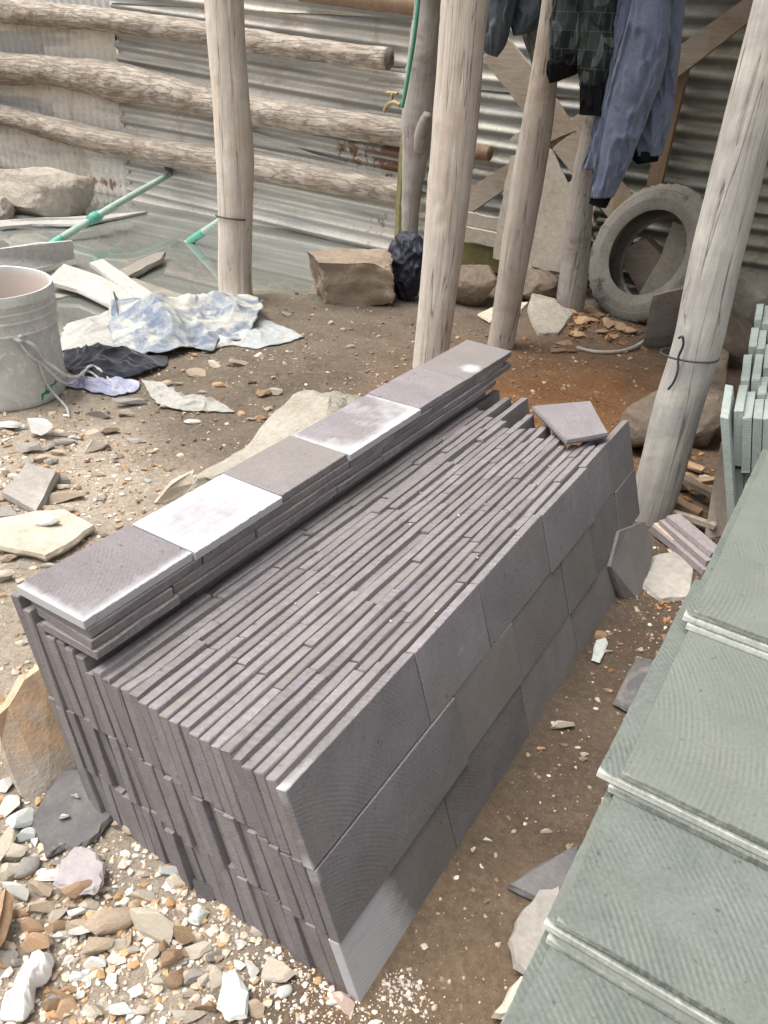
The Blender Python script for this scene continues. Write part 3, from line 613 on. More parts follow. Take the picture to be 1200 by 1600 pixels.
# ---------------------------------------------------------------- roof on poles (over the far right corner, above the picture)
def pole(name, base, pts, wpx, mat, label, seed, crack=None, ztop=2.35, lean_y=0.0, segs=72):
    """pts: photo points up the pole, taken in a vertical plane through its foot"""
    b = gp(*base); P = [np.array([b[0], b[1], float(hz(b[0], b[1])[0]) - 0.06])]
    for q in pts: P.append(onY(q[0], q[1], b[1]))
    d = P[-1] - P[-2]; P.append(P[-1] + d * ((ztop - P[-1][2]) / d[2]))
    r = [w / 2 / ppm(p) for w, p in zip(wpx, P[:-1])]; r.append(r[-1])
    def f(s, a, Q):
        q = Q.reshape(-1, 3); n = 0.075 * fbm(q * np.array([6, 6, 2.6]), seed, 4) + 0.03 * fbm(q * np.array([26, 26, 3]), seed + 3, 3) + 0.012 * fbm(q * np.array([90, 90, 8]), seed + 4, 2)
        g = 1 + n.reshape(s.shape)
        rk = np.random.default_rng(seed)
        for _ in range(5):
            ka, ks, kh = rk.uniform(3.2, 6.2), rk.uniform(0.05, 0.7), rk.uniform(0.012, 0.035); da = (a - ka + np.pi) % (2 * np.pi) - np.pi; rr_ = np.sqrt((da / 0.22) ** 2 + ((s - ks) / 0.012) ** 2); g = g + kh * np.exp(-rr_ ** 2) - 0.02 * np.exp(-((rr_ - 1.5) / 0.4) ** 2)
        for (a0, sl, w, dp, s0, s1) in crack or []:
            da = (a - (a0 + sl * s + 0.05 * np.sin(s * 23)) + np.pi) % (2 * np.pi) - np.pi
            g = g - dp * np.exp(-(da / w) ** 2) * smooth(s0, s0 + 0.05, s) * smooth(s1, s1 - 0.05, s)
        return g
    V, F = tube(P, r, segs, 150, up=(0, 1, 0), rfun=f)
    return mk(name, V, F, mat, label=label, cat='pole', group='timber poles of the shelter', smooth_=True)
CAMA = -math.pi / 2
pole('timber_pole', (369, 470), [(367, 430), (368, 330), (366, 240), (360, 150), (353, 50), (350, 0)], [54, 53, 55, 58, 57, 59, 61], M_pole, 'pale timber pole standing at the puddle edge beside the blue tarp', 41, [(3.6, 0.4, 0.03, 0.05, 0.0, 0.8)])
pole('timber_pole', (671, 580), [(682, 480), (693, 380), (704, 270), (714, 160), (722, 60), (728, 0)], [52, 58, 64, 68, 72, 73, 76], M_pole, 'thick pale timber pole rising behind the capped edge of the purple stack', 42, [(5.3, -0.4, 0.03, 0.08, 0.0, 1.0), (4.2, 0.1, 0.025, 0.05, 0.1, 0.7)])
pole('timber_pole', (781, 545), [(797, 450), (813, 350), (830, 250), (846, 150), (857, 60), (864, 0)], [40, 44, 48, 50, 46, 38, 34], M_pole3, 'brown knotty timber pole behind the far end of the capped slabs', 43, [(4.9, 0.2, 0.02, 0.05, 0.1, 0.6)])
pole('timber_pole', (889, 494), [(896, 430), (905, 340), (914, 260), (922, 200), (932, 120)], [44, 44, 40, 34, 24, 20], M_snag, 'short grey timber post under the hanging blue jacket', 44)
pole('timber_pole', (1012, 812), [(1038, 720), (1064, 620), (1088, 545), (1119, 400), (1148, 280), (1182, 150), (1222, 0)], [66, 69, 71, 71, 76, 78, 80, 84], M_poleg, 'grey timber pole leaning at the right with a wire tied round it', 45, [(5.0, -0.3, 0.025, 0.08, 0.15, 1.0), (4.2, 0.5, 0.02, 0.06, 0.3, 0.75)])
# crooked driftwood log with a fork
b = gp(640, 440); b[1] = 3.95
P = [onY(644, 405, 3.95), onY(641, 340, 3.95), onY(646, 270, 3.95), onY(652, 200, 3.95), onY(660, 120, 3.95), onY(668, 40, 3.95), onY(674, -20, 3.95), onY(682, -120, 3.95)]
P[0][2] = -0.05
snag = empty('driftwood_log', P[0], 'crooked grey driftwood log with a fork, beside the green hose', 'log')
V, F = tube(P, [0.045, 0.05, 0.062, 0.085, 0.085, 0.08, 0.08, 0.08], 30, 90, up=(0, 1, 0), rfun=bark_r(51, 0.12)); mk('trunk', V, F, M_snag, snag, smooth_=True)
V, F = tube([onY(652, 235, 3.93), onY(660, 200, 3.9), onY(668, 178, 3.88)], [0.045, 0.035, 0.02], 16, 20, up=(0, 1, 0), rfun=bark_r(52, 0.12)); mk('branch_stub', V, F, M_snag, snag, smooth_=True)
V, F = tube([onY(628, 385, 4.3) * [1, 1, 0] + [0, 0, -0.05], onY(632, 300, 4.3), onY(637, 215, 4.3)], [0.05, 0.05, 0.045], 8, 24, up=(0, 1, 0), rfun=bark_r(53, 0.05))
mk('mossy_post', V, F, M_moss, label='mossy olive post behind the driftwood log', cat='post')

roof = empty('shelter_roof', (-0.4, 3.4, 2.3), 'corrugated sheet roof on log beams over the far right corner', 'roof')
def roof_sheet(x0, x1, y0, y1, z, seed):
    nu, nv = int((x1 - x0) / 0.078 * 8), 6; U, W = np.meshgrid(np.linspace(x0, x1, nu), np.linspace(y0, y1, nv))
    Z = z + 0.01 * np.sin(U / 0.078 * 2 * np.pi) + 0.06 * (W - y0)
    V = np.c_[U.ravel(), W.ravel(), Z.ravel()]; F = [(j * nu + i, j * nu + i + 1, (j + 1) * nu + i + 1, (j + 1) * nu + i) for j in range(nv - 1) for i in range(nu - 1)]
    n = len(V); mk('roof_sheet', np.vstack([V, V - [0, 0, 0.002]]), F + [tuple(reversed([k + n for k in f])) for f in F], M_sheet3, roof, smooth_=True, attrs={'mud': np.zeros(2 * n)})
for k, (x0, x1) in enumerate(((-1.75, -0.85), (-0.9, 0.05), (0.0, 0.95), (0.9, 1.85))): roof_sheet(x0, x1, 2.32, 4.9, 2.42 + 0.014 * (k % 2), k)
for yb in (2.45, 3.2, 4.4):
    V, F = tube([(-2.3, yb, 2.30 + 0.06 * (yb - 2.3)), (1.9, yb, 2.30 + 0.06 * (yb - 2.3))], 0.06, 16, 40, rfun=bark_r(int(yb * 10), 0.08)); mk('roof_beam', V, F, M_plankx, roof, smooth_=True)

# ---------------------------------------------------------------- timber bracing and boards in the back corner
def plank(pts, Y, th, mat, name, label, cat='plank', tilt=0.0, seed=0, rough=0.004, parent=None, group=None):
    P = [onY(x, y, Y) for x, y in pts]
    P = [p + np.array([0, tilt * p[2], 0]) for p in P]
    V, F = prism(P, th, n=(0, 1, 0) if False else None, rough=rough, bevel=0.002, seed=seed, sub=4)
    return mk(name, V, F, mat, parent, label=label, cat=cat, group=group)
def vprism(P, th, rough=0.004, seed=0, sub=4, dirn=(0, 1, 0)):
    """upright board: outline in a plane, thickness pushed away from the viewer"""
    P = np.asarray(P, float); Q = []
    for i in range(len(P)):
        a, b_ = P[i], P[(i + 1) % len(P)]
        for k in range(sub): Q.append(a + (b_ - a) * k / sub)
    P = np.array(Q); m = len(P); r = np.random.default_rng(seed); c = P.mean(0); out = P - c; out /= np.linalg.norm(out, axis=1)[:, None] + 1e-9
    P = P + out * r.uniform(-rough, rough, (m, 1)); d = np.array(dirn, float) * th
    V = np.vstack([P - out * 0.002, P + d * 0.08, P + d * 0.92, P + d - out * 0.002])
    F = [tuple(range(m)), tuple(reversed(range(3 * m, 4 * m)))]
    for L in (0, m, 2 * m): F += [(L + (i + 1) % m, L + i, L + m + i, L + m + (i + 1) % m) for i in range(m)]
    return V, F
def board(pts, Y, th, mat, name, label, cat='board', lean=0.0, seed=0, rough=0.004, z0=None, sub=4, turn=0.0):
    P = [onY(x, y, Y) for x, y in pts]; zb = min(p[2] for p in P); xm = np.mean([p[0] for p in P])
    P = [on_plane(x, y, (xm, Y, zb), (-turn, 1, -lean)) for x, y in pts]
    V, F = vprism(P, th, rough, seed, sub); return mk(name, V, F, mat, label=label, cat=cat)
board([(722, 300), (800, 252), (870, 205), (930, 158), (1060, 72), (1180, -14), (1200, 10), (1075, 108), (935, 215), (870, 245), (800, 288), (728, 338)], 4.36, 0.04, M_plankx, 'brace_plank', 'long grey diagonal brace plank rising to the right behind the jackets', 'plank', 0.0, 61, 0.006)
board([(752, 92), (792, 60), (850, 128), (900, 205), (858, 222), (806, 158)], 4.33, 0.035, M_plankx, 'brace_plank', 'short brown brace plank falling to the right beneath the jeans', 'plank', 0.0, 62, 0.005)
board([(1008, 298), (1030, 302), (1082, 78), (1056, 74)], 4.42, 0.05, M_brownplank, 'upright_plank', 'brown upright plank above the tyre', 'plank', 0.0, 63)
board([(798, 246), (852, 222), (872, 252), (886, 286), (900, 278), (934, 300), (926, 345), (905, 428), (876, 426), (828, 417), (770, 404), (780, 330)], 4.24, 0.012, M_ply, 'plywood_sheet', 'large pale warped plywood sheet with a torn top, between two poles', 'board', 0.12, 64, 0.006)
board([(862, 232), (902, 200), (985, 300), (1000, 335), (960, 352)], 4.30, 0.02, M_plankx, 'board_offcut', 'dark tan board corner showing behind the plywood sheet', 'board', 0.08, 65)
board([(722, 330), (800, 345), (797, 364), (718, 350)], 4.31, 0.03, M_ply, 'board_offcut', 'upper horizontal pale board behind the thick pole', 'board', 0.0, 66)
board([(718, 352), (784, 366), (780, 388), (712, 374)], 4.28, 0.05, M_ply, 'board_offcut', 'lower horizontal pale block of board behind the thick pole', 'board', 0.0, 67)
board([(716, 378), (800, 392), (800, 430), (712, 418)], 4.34, 0.08, M_moss, 'footing_board', 'dark mossy footing board low behind the thick pole', 'board', 0.0, 68)
board([(792, 222), (812, 205), (840, 200), (842, 212), (815, 220)], 4.32, 0.01, M_ply, 'board_offcut', 'pale splinter of board sticking out left of the brown pole', 'board', 0.0, 69)
board([(962, 395), (1008, 372), (1052, 415), (1015, 470), (1000, 462)], 4.36, 0.1, M_plankx, 'timber_end', 'sawn timber end seen through the tyre', 'plank', 0.0, 70)
board([(988, 478), (1030, 405), (1052, 345), (1090, 360), (1060, 455), (1030, 520)], 4.30, 0.03, M_ply, 'board_offcut', 'grey slanting board seen through the tyre', 'board', 0.05, 71)
board([(940, 445), (1030, 465), (1030, 495), (940, 470)], 4.40, 0.05, M_ply, 'board_offcut', 'low pale board seen at the bottom of the tyre hole', 'board', 0.0, 72)

# ================================================================ THE STACKS OF TILES
ORD = ['zeroth', 'first', 'second', 'third', 'fourth', 'fifth', 'sixth', 'seventh', 'eighth', 'ninth', 'tenth', 'eleventh', 'twelfth', 'thirteenth', 'fourteenth', 'fifteenth', 'sixteenth', 'seventeenth', 'eighteenth', 'nineteenth', 'twentieth', 'twenty-first', 'twenty-second', 'twenty-third', 'twenty-fourth', 'twenty-fifth', 'twenty-sixth', 'twenty-seventh', 'twenty-eighth', 'twenty-ninth', 'thirtieth']
def tile_geo(L, W, T, seed, ny=3, nz=2, chip=0.0012, dustf=None):
    """sawn tile: x thickness (centred), y length, z width; arrises slightly chipped"""
    r = np.random.default_rng(seed); ch = 0.0011
    ys_ = np.r_[0, ch, np.linspace(0, L, ny + 2)[1:-1], L - ch, L]
    zf = np.linspace(ch, W - ch, nz); V = []
    lo = 2 * nz + 4
    for k, y in enumerate(ys_):
        ins = ch if k in (0, len(ys_) - 1) else 0.0
        for z in zf: V.append((T / 2 - ins, y, z + (ins if z == zf[0] else -ins if z == zf[-1] else 0)))
        V += [(T / 2 - ch, y, W - ins), (-T / 2 + ch, y, W - ins)]
        for z in zf[::-1]: V.append((-T / 2 + ins, y, z + (ins if z == zf[0] else -ins if z == zf[-1] else 0)))
        V += [(-T / 2 + ch, y, ins), (T / 2 - ch, y, ins)]
    V = np.array(V); at = {'dust': np.clip(dustf(V), 0, 1)} if dustf else None; chip = chip if ny < 20 else chip * 0.35; j = r.uniform(-1, 1, V.shape) * np.array([0.25, 0.4, 1.0]) * chip
    edge = (V[:, 2] > W - 2.2 * ch) | (V[:, 2] < 2.2 * ch); V = V + j * edge[:, None]
    big = edge & (r.random(len(V)) < (0.07 if ny < 20 else 0.02)); V[big, 2] += np.where(V[big, 2] > W / 2, -1, 1) * r.uniform(0.001, 0.0035, big.sum())
    V[:, 1] += r.uniform(-1, 1) * 0.004 * (V[:, 2] / W - 0.5)                       # not quite square
    n = len(ys_); F = [(i * lo + k, (i + 1) * lo + k, (i + 1) * lo + (k + 1) % lo, i * lo + (k + 1) % lo) for i in range(n - 1) for k in range(lo)]
    F.append(tuple(range(lo))); F.append(tuple(reversed([(n - 1) * lo + k for k in range(lo)])))
    return V, F, at
def tile(name, L, W, T, loc, rot, mat, label, cat, group, seed, **kw):
    V, F, at = tile_geo(L, W, T, seed, **kw); me = mesh_from(name, V, F, at); me.materials.append(mat)
    o = bpy.data.objects.new(name, me); COL.objects.link(o); o.location = loc; o.rotation_euler = rot
    return tag(o, label, cat, group)

Y0 = 0.499; NR = 27; WT = 0.1348
xb = lambda i: -0.276 - i * 0.0214
xt = lambda i: -0.412 - i * 0.0190
def row_x(i, z): return xb(i) + (xt(i) - xb(i)) * z / 0.389
def row_lean(i): return math.atan2(xb(i) - xt(i), 0.389)
fn = (0.389, 0, 0.136)
J2 = [Y0 - 0.002] + [on_plane(*p, (-0.276, 0, 0), fn)[1] for p in [(652, 1046), (750, 930), (848, 822), (916, 745)]] + [1.745, 1.92]
J1 = [Y0 + 0.0] + [on_plane(*p, (-0.276, 0, 0), fn)[1] for p in [(722, 1150), (812, 1040), (884, 930), (926, 872)]] + [1.75, 1.92]
J0 = [Y0 + 0.0] + [on_plane(*p, (-0.276, 0, 0), fn)[1] for p in [(708, 1298), (824, 1122), (902, 1008)]] + [1.62, 1.85]
def edge_dust(L, W, ends=(0,), top=True, wd=0.012, amt=1.0):
    def f(V):
        d = np.full(len(V), 9.0)
        if 0 in ends: d = np.minimum(d, V[:, 1])
        if 1 in ends: d = np.minimum(d, L - V[:, 1])
        if top: d = np.minimum(d, W - V[:, 2])
        return amt * np.exp(-(d / wd) ** 1.2)
    return f
nt_ = 0
for c in range(3):
    zc = -0.003 + c * 0.1287
    for i in range(NR):
        lean = row_lean(i); r = np.random.default_rng(1000 * c + i)
        T = (0.0194 if c == 2 else 0.0202 if c == 1 else 0.0210) * math.cos(lean) * 0.985
        if i == 0: J = (J0, J1, J2)[c]
        else:
            y = Y0 + r.normal() * (0.0014 if c == 2 else 0.0026); J = [y]
            if c < 2 and r.random() < 0.12: J[0] -= r.uniform(0.003, 0.010)
            if c < 2 and r.random() < 0.12: J[0] += r.uniform(0.003, 0.010)
            first = True
            while J[-1] < 1.66:
                J.append(J[-1] + (r.choice([0.235, 0.262, 0.225, 0.245, 0.25, 0.255, 0.14]) if not first else r.choice([0.235, 0.262, 0.19, 0.14, 0.245])) + r.normal() * 0.004); first = False
            J[-1] = min(J[-1], 1.93 - 0.0 * i) if i > 4 else min(J[-1], 1.80 + 0.02 * i)
            if J[-1] - J[-2] < 0.06: J.pop()
        for k in range(len(J) - 1):
            vis = (c == 2 and i <= 21) or k == 0 or i == 0 or (c == 2 and i == NR - 1)
            if not vis: continue
            L = J[k + 1] - J[k] - (r.uniform(0.0006, 0.003) if i else r.uniform(0.002, 0.0035))
            dz = r.normal() * 0.0010 if c == 2 else r.normal() * 0.0022
            if c == 2 and 2 < i < 19 and r.random() < 0.05: dz -= r.uniform(0.002, 0.006)
            if c == 2 and i == 19: dz -= 0.010
            LF = {20: 0.008, 21: 0.014, 22: 0.018, 23: 0.020, 24: 0.034, 25: 0.050, 26: 0.068}.get(i, 0) if c == 2 else 0
            if LF: dz = min(dz, 0.0)
            if i == 0: dz *= 0.6
            W = WT + LF + (r.normal() * 0.001 if i else 0); x = row_x(i, zc) - T / 2 + (r.normal() * 0.0003 if i else 0.0012 * (c - 1) + r.normal() * 0.0013)
            kw = {}
            if i == 0:
                kw = dict(ny=44, nz=26)
                if c == 2 and k == 0: kw['dustf'] = lambda V, L=L, W=W: edge_dust(L, W, (0,), False, 0.007, 0.85)(V) * (0.5 + fbm(V * 25, 92, 3)) + edge_dust(L, W, (), True, 0.005, 0.8)(V) * smooth(0.17, 0.0, V[:, 1]) * (0.6 + fbm(V * 25, 93, 3))
                elif c == 1 and k == 0: kw['dustf'] = lambda V, L=L: 0.7 * np.exp(-((V[:, 1] / 0.012) ** 2 + ((V[:, 2] - 0.125) / 0.03) ** 2))
                elif c == 0 and k == 0: kw['dustf'] = lambda V, L=L: smooth(0.2, 0.10, V[:, 1] + 0.25 * (V[:, 2] - 0.05)) * 0.95
                elif c == 2 and k == 2: kw['dustf'] = edge_dust(L, W, (), True, 0.004, 0.35)
                elif c == 2 and k == 1: kw['dustf'] = lambda V, L=L: 0.55 * np.clip(fbm(V * np.array([1, 30, 70]), 91, 3) * 2.2, 0, 1) * np.exp(-(((V[:, 1] - 0.12) / 0.05) ** 2 + ((V[:, 2] - 0.05) / 0.04) ** 2)) + 0.15 * np.exp(-(V[:, 2].max() - V[:, 2]) / 0.004)
            if i == 0:
                lab = ('bottom', 'middle', 'top')[c] + ' course face tile of purple stack, right side, ' + ('nearest' if k == 0 else ORD[k + 1] + ' from near end')
                if c == 0 and k == 0: lab = 'white dusted bottom tile at the near right corner of the purple stack'
                if c == 2 and k == 0: lab = 'top corner tile of purple stack with white dusted edges, near right'
                grp = 'face tiles on the right side of the purple stack'
            elif c == 2 and i <= 19:
                lab = 'ribbed top tile of purple stack, %s row from right face, %s from near end' % (ORD[i + 1], ORD[k + 1] if k else 'first')
                grp = 'ribbed top tiles of the purple stack'
            elif c == 2:
                lab = 'tile on edge under the cap slabs, %s row from right face%s' % (ORD[i + 1], '' if k == 0 else ', %s along' % ORD[k + 1]); grp = 'tiles on edge beneath the cap slabs'
            else:
                lab = '%s course tile at near end of purple stack, %s row from right face' % (('bottom', 'middle')[c], ORD[i + 1]); grp = 'near end tiles of the purple stack'
            tile('slate_tile', L, W, T, (x, J[k], zc + dz + T / 2 * math.sin(lean)), (r.normal() * 0.0018, -lean + r.normal() * (0.0015 if i else 0.004), r.normal() * 0.0009 if i else r.normal() * 0.006), M_purple, lab, 'slate tile', grp, 7000 + nt_, **kw)
            nt_ += 1

# flat cap slabs along the left edge: four layers
CT = 0.0165; CW = 0.142
CJ = [0.500, 0.716, 0.940, 1.150, 1.440, 1.672, 1.950]
for layer in range(4):                                  # 0 = top
    if layer == 0: J = CJ
    else:
        r = np.random.default_rng(300 + layer); J = [0.505 + r.normal() * 0.004]
        while J[-1] < 1.80: J.append(J[-1] + r.choice([0.235, 0.26, 0.20, 0.17]) + r.normal() * 0.004)
        J[-1] = min(J[-1], 1.955)
    for k in range(len(J) - 1):
        r = np.random.default_rng(330 + layer * 20 + k); L = J[k + 1] - J[k] - r.uniform(0.001, 0.003)
        inset = (0.0, 0.012, 0.026, 0.040)[layer]; W = CW - inset + 0.004 * layer + r.normal() * 0.0015; x = -0.917 + inset + (r.normal() * 0.001 if layer else 0.004 * (k % 2))
        z = 0.4795 - CT / 2 - layer * (CT + 0.0004)
        kw = {}
        if layer == 0:
            kw = dict(ny=44, nz=26)
            if k == 0: kw['dustf'] = lambda V, L=L, W=W: np.maximum(edge_dust(L, W, (0,), True, 0.013, 0.8)(V), 0.5 * np.exp(-np.hypot(V[:, 1], W - V[:, 2]) / 0.05)) + 0.2
            elif k == 1: kw['dustf'] = lambda V, L=L, W=W: 0.86 + edge_dust(L, W, (0, 1), True, 0.012, 0.3)(V) + 0.4 * fbm(V * 11, 77, 5)
            elif k == 2: kw['dustf'] = lambda V, L=L, W=W: edge_dust(L, W, (), False, 0.006, 0.5)(V) + 0.06 + 0.35 * np.exp(-(W - V[:, 2]) / 0.006)
            elif k == 3: kw['dustf'] = lambda V, L=L, W=W: edge_dust(L, W, (0, 1), True, 0.018, 0.5)(V) + 0.26 + 0.8 * np.clip(fbm(V * 10, 78, 4), 0, 1) + edge_dust(L, W, (), True, 0.02, 0.3)(V)
            elif k == 4: kw['dustf'] = lambda V, L=L, W=W: 0.12 + 0.35 * np.exp(-(W - V[:, 2]) / 0.008)
            else: kw['dustf'] = lambda V, L=L, W=W: 0.10 + 0.9 * np.exp(-(((V[:, 1] - 0.08) / 0.035) ** 2 + ((V[:, 2] - W * 0.8) / 0.03) ** 2))
            lab = ('nearest cap slab, grey purple with white dusted near corner', 'whitest cap slab, second from the near end', 'plain purple grey cap slab between the two whitened ones', 'grey cap slab with white chalky edges, fourth from near end', 'plain cap slab, fifth from the near end', 'farthest cap slab with a white smear, beside the brown pole')[k]
        else:
            lab = '%s layer slab under the cap, %s from the near end' % (('', 'second', 'third', 'lowest')[layer], ORD[k + 1])
        tile('cap_slab', L, W, CT, (x, J[k], z), (0, math.pi / 2 + r.normal() * 0.003, r.normal() * 0.004), M_purple, lab, 'slate tile', 'flat cap slabs of the purple stack', 8000 + layer * 20 + k, **kw)

# loose tile lying on the ribs at the far end, tile leaning at the far corner
P = [gp(832, 634, 0.417), gp(922, 626, 0.417), gp(950, 676, 0.413), gp(886, 688, 0.413)]
V, F = prism(P, 0.014, rough=0.0008, bevel=0.001, seed=3, sub=3); mk('loose_tile', V, F, M_purple, label='loose tile lying askew on the far end of the ribbed top', cat='slate tile')
P = [np.array(q) for q in (gp(975, 935, 0.02), gp(1000, 942, 0.0), gp(1022, 862, 0.05), gp(1008, 815, 0.13), gp(968, 830, 0.17), gp(954, 885, 0.12))]
V, F = prism(P, 0.016, rough=0.001, bevel=0.001, seed=4, sub=3); mk('leaning_tile', V, F, M_purple, label='dark tile propped aslant against the far right corner of the purple stack', cat='slate tile')
P = [gp(980, 648, 0.40), gp(984, 735, 0.27), gp(972, 690, 0.33)]

# ---------------------------------------------------------------- green slabs at lower right: packs stepping down towards the viewer
TG = 0.0115
packs = [  # near Y, far Y, top z, x left, label word, tilt
    (1.130, 1.90, 0.432, -0.066, 'farthest'), (0.768, 1.30, 0.397, -0.064, 'third'), (0.553, 0.95, 0.362, -0.063, 'second'), (0.270, 0.72, 0.327, -0.062, 'nearest')]
for a, (ya, yb, zt, xl, wd) in enumerate(packs):
    for k in range(3):
        r = np.random.default_rng(900 + 10 * a + k); L = yb - ya + r.normal() * 0.004; W = 0.33 + r.normal() * 0.004
        yo = ya + (0.0 if k == 0 else -0.006 * k + r.normal() * 0.002); xo = xl - (0.0, 0.012, 0.004)[k] * (1 if a != 1 else 2.4)
        dk = lambda V, k=k, a=a: ((0.72 if (a, k) in ((1, 1), (0, 1), (0, 2), (2, 1)) else 0.45) * np.exp(-V[:, 1] / 0.0035) + (0.25 + 0.2 * (k > 0)) * np.exp(-V[:, 2] / 0.005))
        z = zt - TG / 2 - k * (TG + 0.0003)
        tile('green_slab', L, W, TG, (xo, yo, z), (0, math.pi / 2, r.normal() * 0.004), M_green, '%s green slate slab of the %s step at the lower right' % (('top', 'middle', 'lowest')[k], wd), 'slate slab', 'green slabs stepping down at lower right', 9000 + 10 * a + k, ny=40, nz=30, chip=0.0016, dustf=dk)
# the tiles on edge that carry them
for i in range(14):
    for (ya, yb, zt) in ((1.16, 1.86, 0.394), (0.80, 1.155, 0.359), (0.58, 0.795, 0.324), (0.30, 0.575, 0.289)):
        if i > 2 and ya > 0.31: continue
        r = np.random.default_rng(600 + i * 7 + int(ya * 100)); T = 0.0205
        tile('green_tile', yb - ya, zt, T - 0.001, (-0.045 + i * T, ya + r.normal() * 0.003, 0.0), (0, r.normal() * 0.003, 0), M_rack, 'upright green tile carrying the slab steps, %s from the left, %s' % (ORD[i + 1], {1.16: 'far step', 0.80: 'third step', 0.58: 'second step', 0.30: 'near step'}[ya]), 'slate tile', 'upright green tiles under the slab steps', 650 + i, ny=2)
# pale green tiles on edge further back at the right, two courses
RY = 1.955
zT = onY(1150, 640, RY)[2]; zM = onY(1168, 735, RY)[2]; rh = zT - zM
xr0 = onY(1143, 640, RY)[0]
for c in range(3):
    for i in range(9):
        r = np.random.default_rng(500 + 20 * c + i); T = 0.0222; J = [RY + (0 if c == 2 else 0.012) + r.normal() * 0.004]
        zc = zM - (2 - c) * rh; 
        if zc + rh < 0.02: continue
        while J[-1] < 2.75: J.append(J[-1] + r.choice([0.2, 0.23, 0.26, 0.14]))
        for k in range(len(J) - 1):
            if c < 2 and (k > 0 and i > 0): continue
            lift = (0.02 * k if c == 2 else 0.0) + (r.normal() * 0.004)
            lab = 'pale green upright tile, %s course, %s row from left, %s from front' % (('bottom', 'middle', 'top')[c], ORD[i + 1], ORD[k + 1])
            zb = max(zc, -0.02); hh = zc + rh - zb
            tile('rack_tile', J[k + 1] - J[k] - 0.002, hh * (1.0 if c < 2 else 1.0) - 0.001, T - 0.0012, ((-0.040, -0.085, -0.128)[c] + i * T * 1.02 - 0.13 * (J[k] - RY), J[k] + 0.10 * i * T, zb + lift), (0, (-0.24, -0.24, -0.25)[c] + r.normal() * 0.006, 0.13 + r.normal() * 0.006), M_rack, lab, 'slate tile', 'pale green upright tiles at the far right', 560 + 30 * c + i * 3 + k, ny=2, chip=0.0015)
# blue-green slab leaning at the end of the rack, peach slab below it
P = [onY(1127, 655, 1.93), onY(1136, 600, 2.06), onY(1146, 604, 2.06), onY(1138, 660, 1.93)]
for nm, q, mt, lb in (('leaning_slab', [(1128, 650, 1.93), (1139, 598, 2.07), (1152, 852, 1.90), (1144, 860, 1.88)], M_rack, 'pale blue green slab leaning at the left end of the upright tiles'),):
    A = onY(1125, 652, 1.90); B = onY(1133, 600, 2.05); Cc = onY(1148, 800, 2.03); D = onY(1140, 858, 1.90)
    V, F = vprism([A, B, Cc, D], 0.02, 0.001, 5, 3, dirn=(1, 0.1, 0)); mk(nm, V, F, mt, label=lb, cat='slate slab')
A = gp(1098, 852, 0.0); B = gp(1134, 846, 0.0); Cc = onY(1150, 690, B[1] + 0.16); D = onY(1126, 690, A[1] + 0.16)
V, F = vprism([A, B, Cc, D], 0.03, 0.002, 6, 4, dirn=(0.2, 0.98, 0)); mk('peach_slab', V, F, M_peach, label='narrow peach coloured slab leaning below the pale green tiles', cat='stone slab')
# lilac offcuts: a stepped little pile beside the green slabs
def obox(p, s, rz, ry=0, rx=0, jit=0.003, seed=0):
    r = np.random.default_rng(seed); V, F = box((0, 0, 0), s); V = V + r.uniform(-jit, jit, V.shape); return V @ (rotz(rz) @ roty(ry) @ rotx(rx)).T + np.array(p), F
q = gp(1068, 862, 0.02)
for k, (dx, dy, dz, s) in enumerate(((0, 0, 0.012, (0.22, 0.062, 0.02)), (0.004, 0.012, 0.032, (0.20, 0.055, 0.017)), (0.010, 0.022, 0.049, (0.185, 0.045, 0.015)))):
    V, F = obox(q + [dx, dy, dz], s, -0.62, 0.04, 0.0, 0.002, k); mk('stone_offcut', V, F, M_lilac, label='%s lilac stone offcut of the little pile beside the green slabs' % ('lowest', 'middle', 'topmost')[k], cat='stone offcut', group='lilac offcuts by the green slabs')
q = gp(1043, 836, 0.03); V, F = obox(q, (0.075, 0.05, 0.03), -0.5, 0.05, 0, 0.005, 9); mk('stone_offcut', V, F, M_peach, label='small pink broken offcut at the end of the lilac pile', cat='stone offcut')

# ================================================================ THINGS IN THE YARD
def hz1(x, y): return float(hz(x, y)[0])
def gnd(px, py, up=0.0):
    q = gp(px, py); q[2] = hz1(q[0], q[1]) + up; return q

# ---------------------------------------------------------------- tyre leaning on the boards
tb = gp(988, 505); tn = np.array([-0.34, -0.88, 0.36]); tn /= np.linalg.norm(tn)
tr = np.cross([0, 0, 1], tn); tr /= np.linalg.norm(tr); tu = np.cross(tn, tr)
RO, RI, TW = 0.352, 0.214, 0.18
prof = [(RI + 0.010, -TW * 0.32), (RI, -TW * 0.40), (RI + 0.012, -TW * 0.46), (RI + 0.05, -TW * 0.5), (RO - 0.06, -TW * 0.50), (RO - 0.022, -TW * 0.43), (RO - 0.004, -TW * 0.34), (RO, -TW * 0.1), (RO, TW * 0.1), (RO - 0.004, TW * 0.34), (RO - 0.022, TW * 0.43), (RO - 0.045, TW * 0.475), (RO - 0.048, TW * 0.470), (RO - 0.06, TW * 0.50),
        (RI + 0.06, TW * 0.505), (RI + 0.054, TW * 0.515), (RI + 0.048, TW * 0.505), (RI + 0.014, TW * 0.46), (RI, TW * 0.41), (RI + 0.008, TW * 0.34), (RI + 0.05, TW * 0.36), (RO - 0.05, TW * 0.38), (RO - 0.022, TW * 0.1), (RO - 0.022, -TW * 0.1), (RO - 0.05, -TW * 0.38), (RI + 0.05, -TW * 0.36), (RI + 0.010, -TW * 0.32)]
V, F = lathe(prof, 120)
ang = np.arctan2(V[:, 1], V[:, 0]); rad = np.hypot(V[:, 0], V[:, 1]); lug = (np.sin(ang * 46 + np.sign(V[:, 2]) * 0.8) > 0.3) & (rad > RO - 0.01)
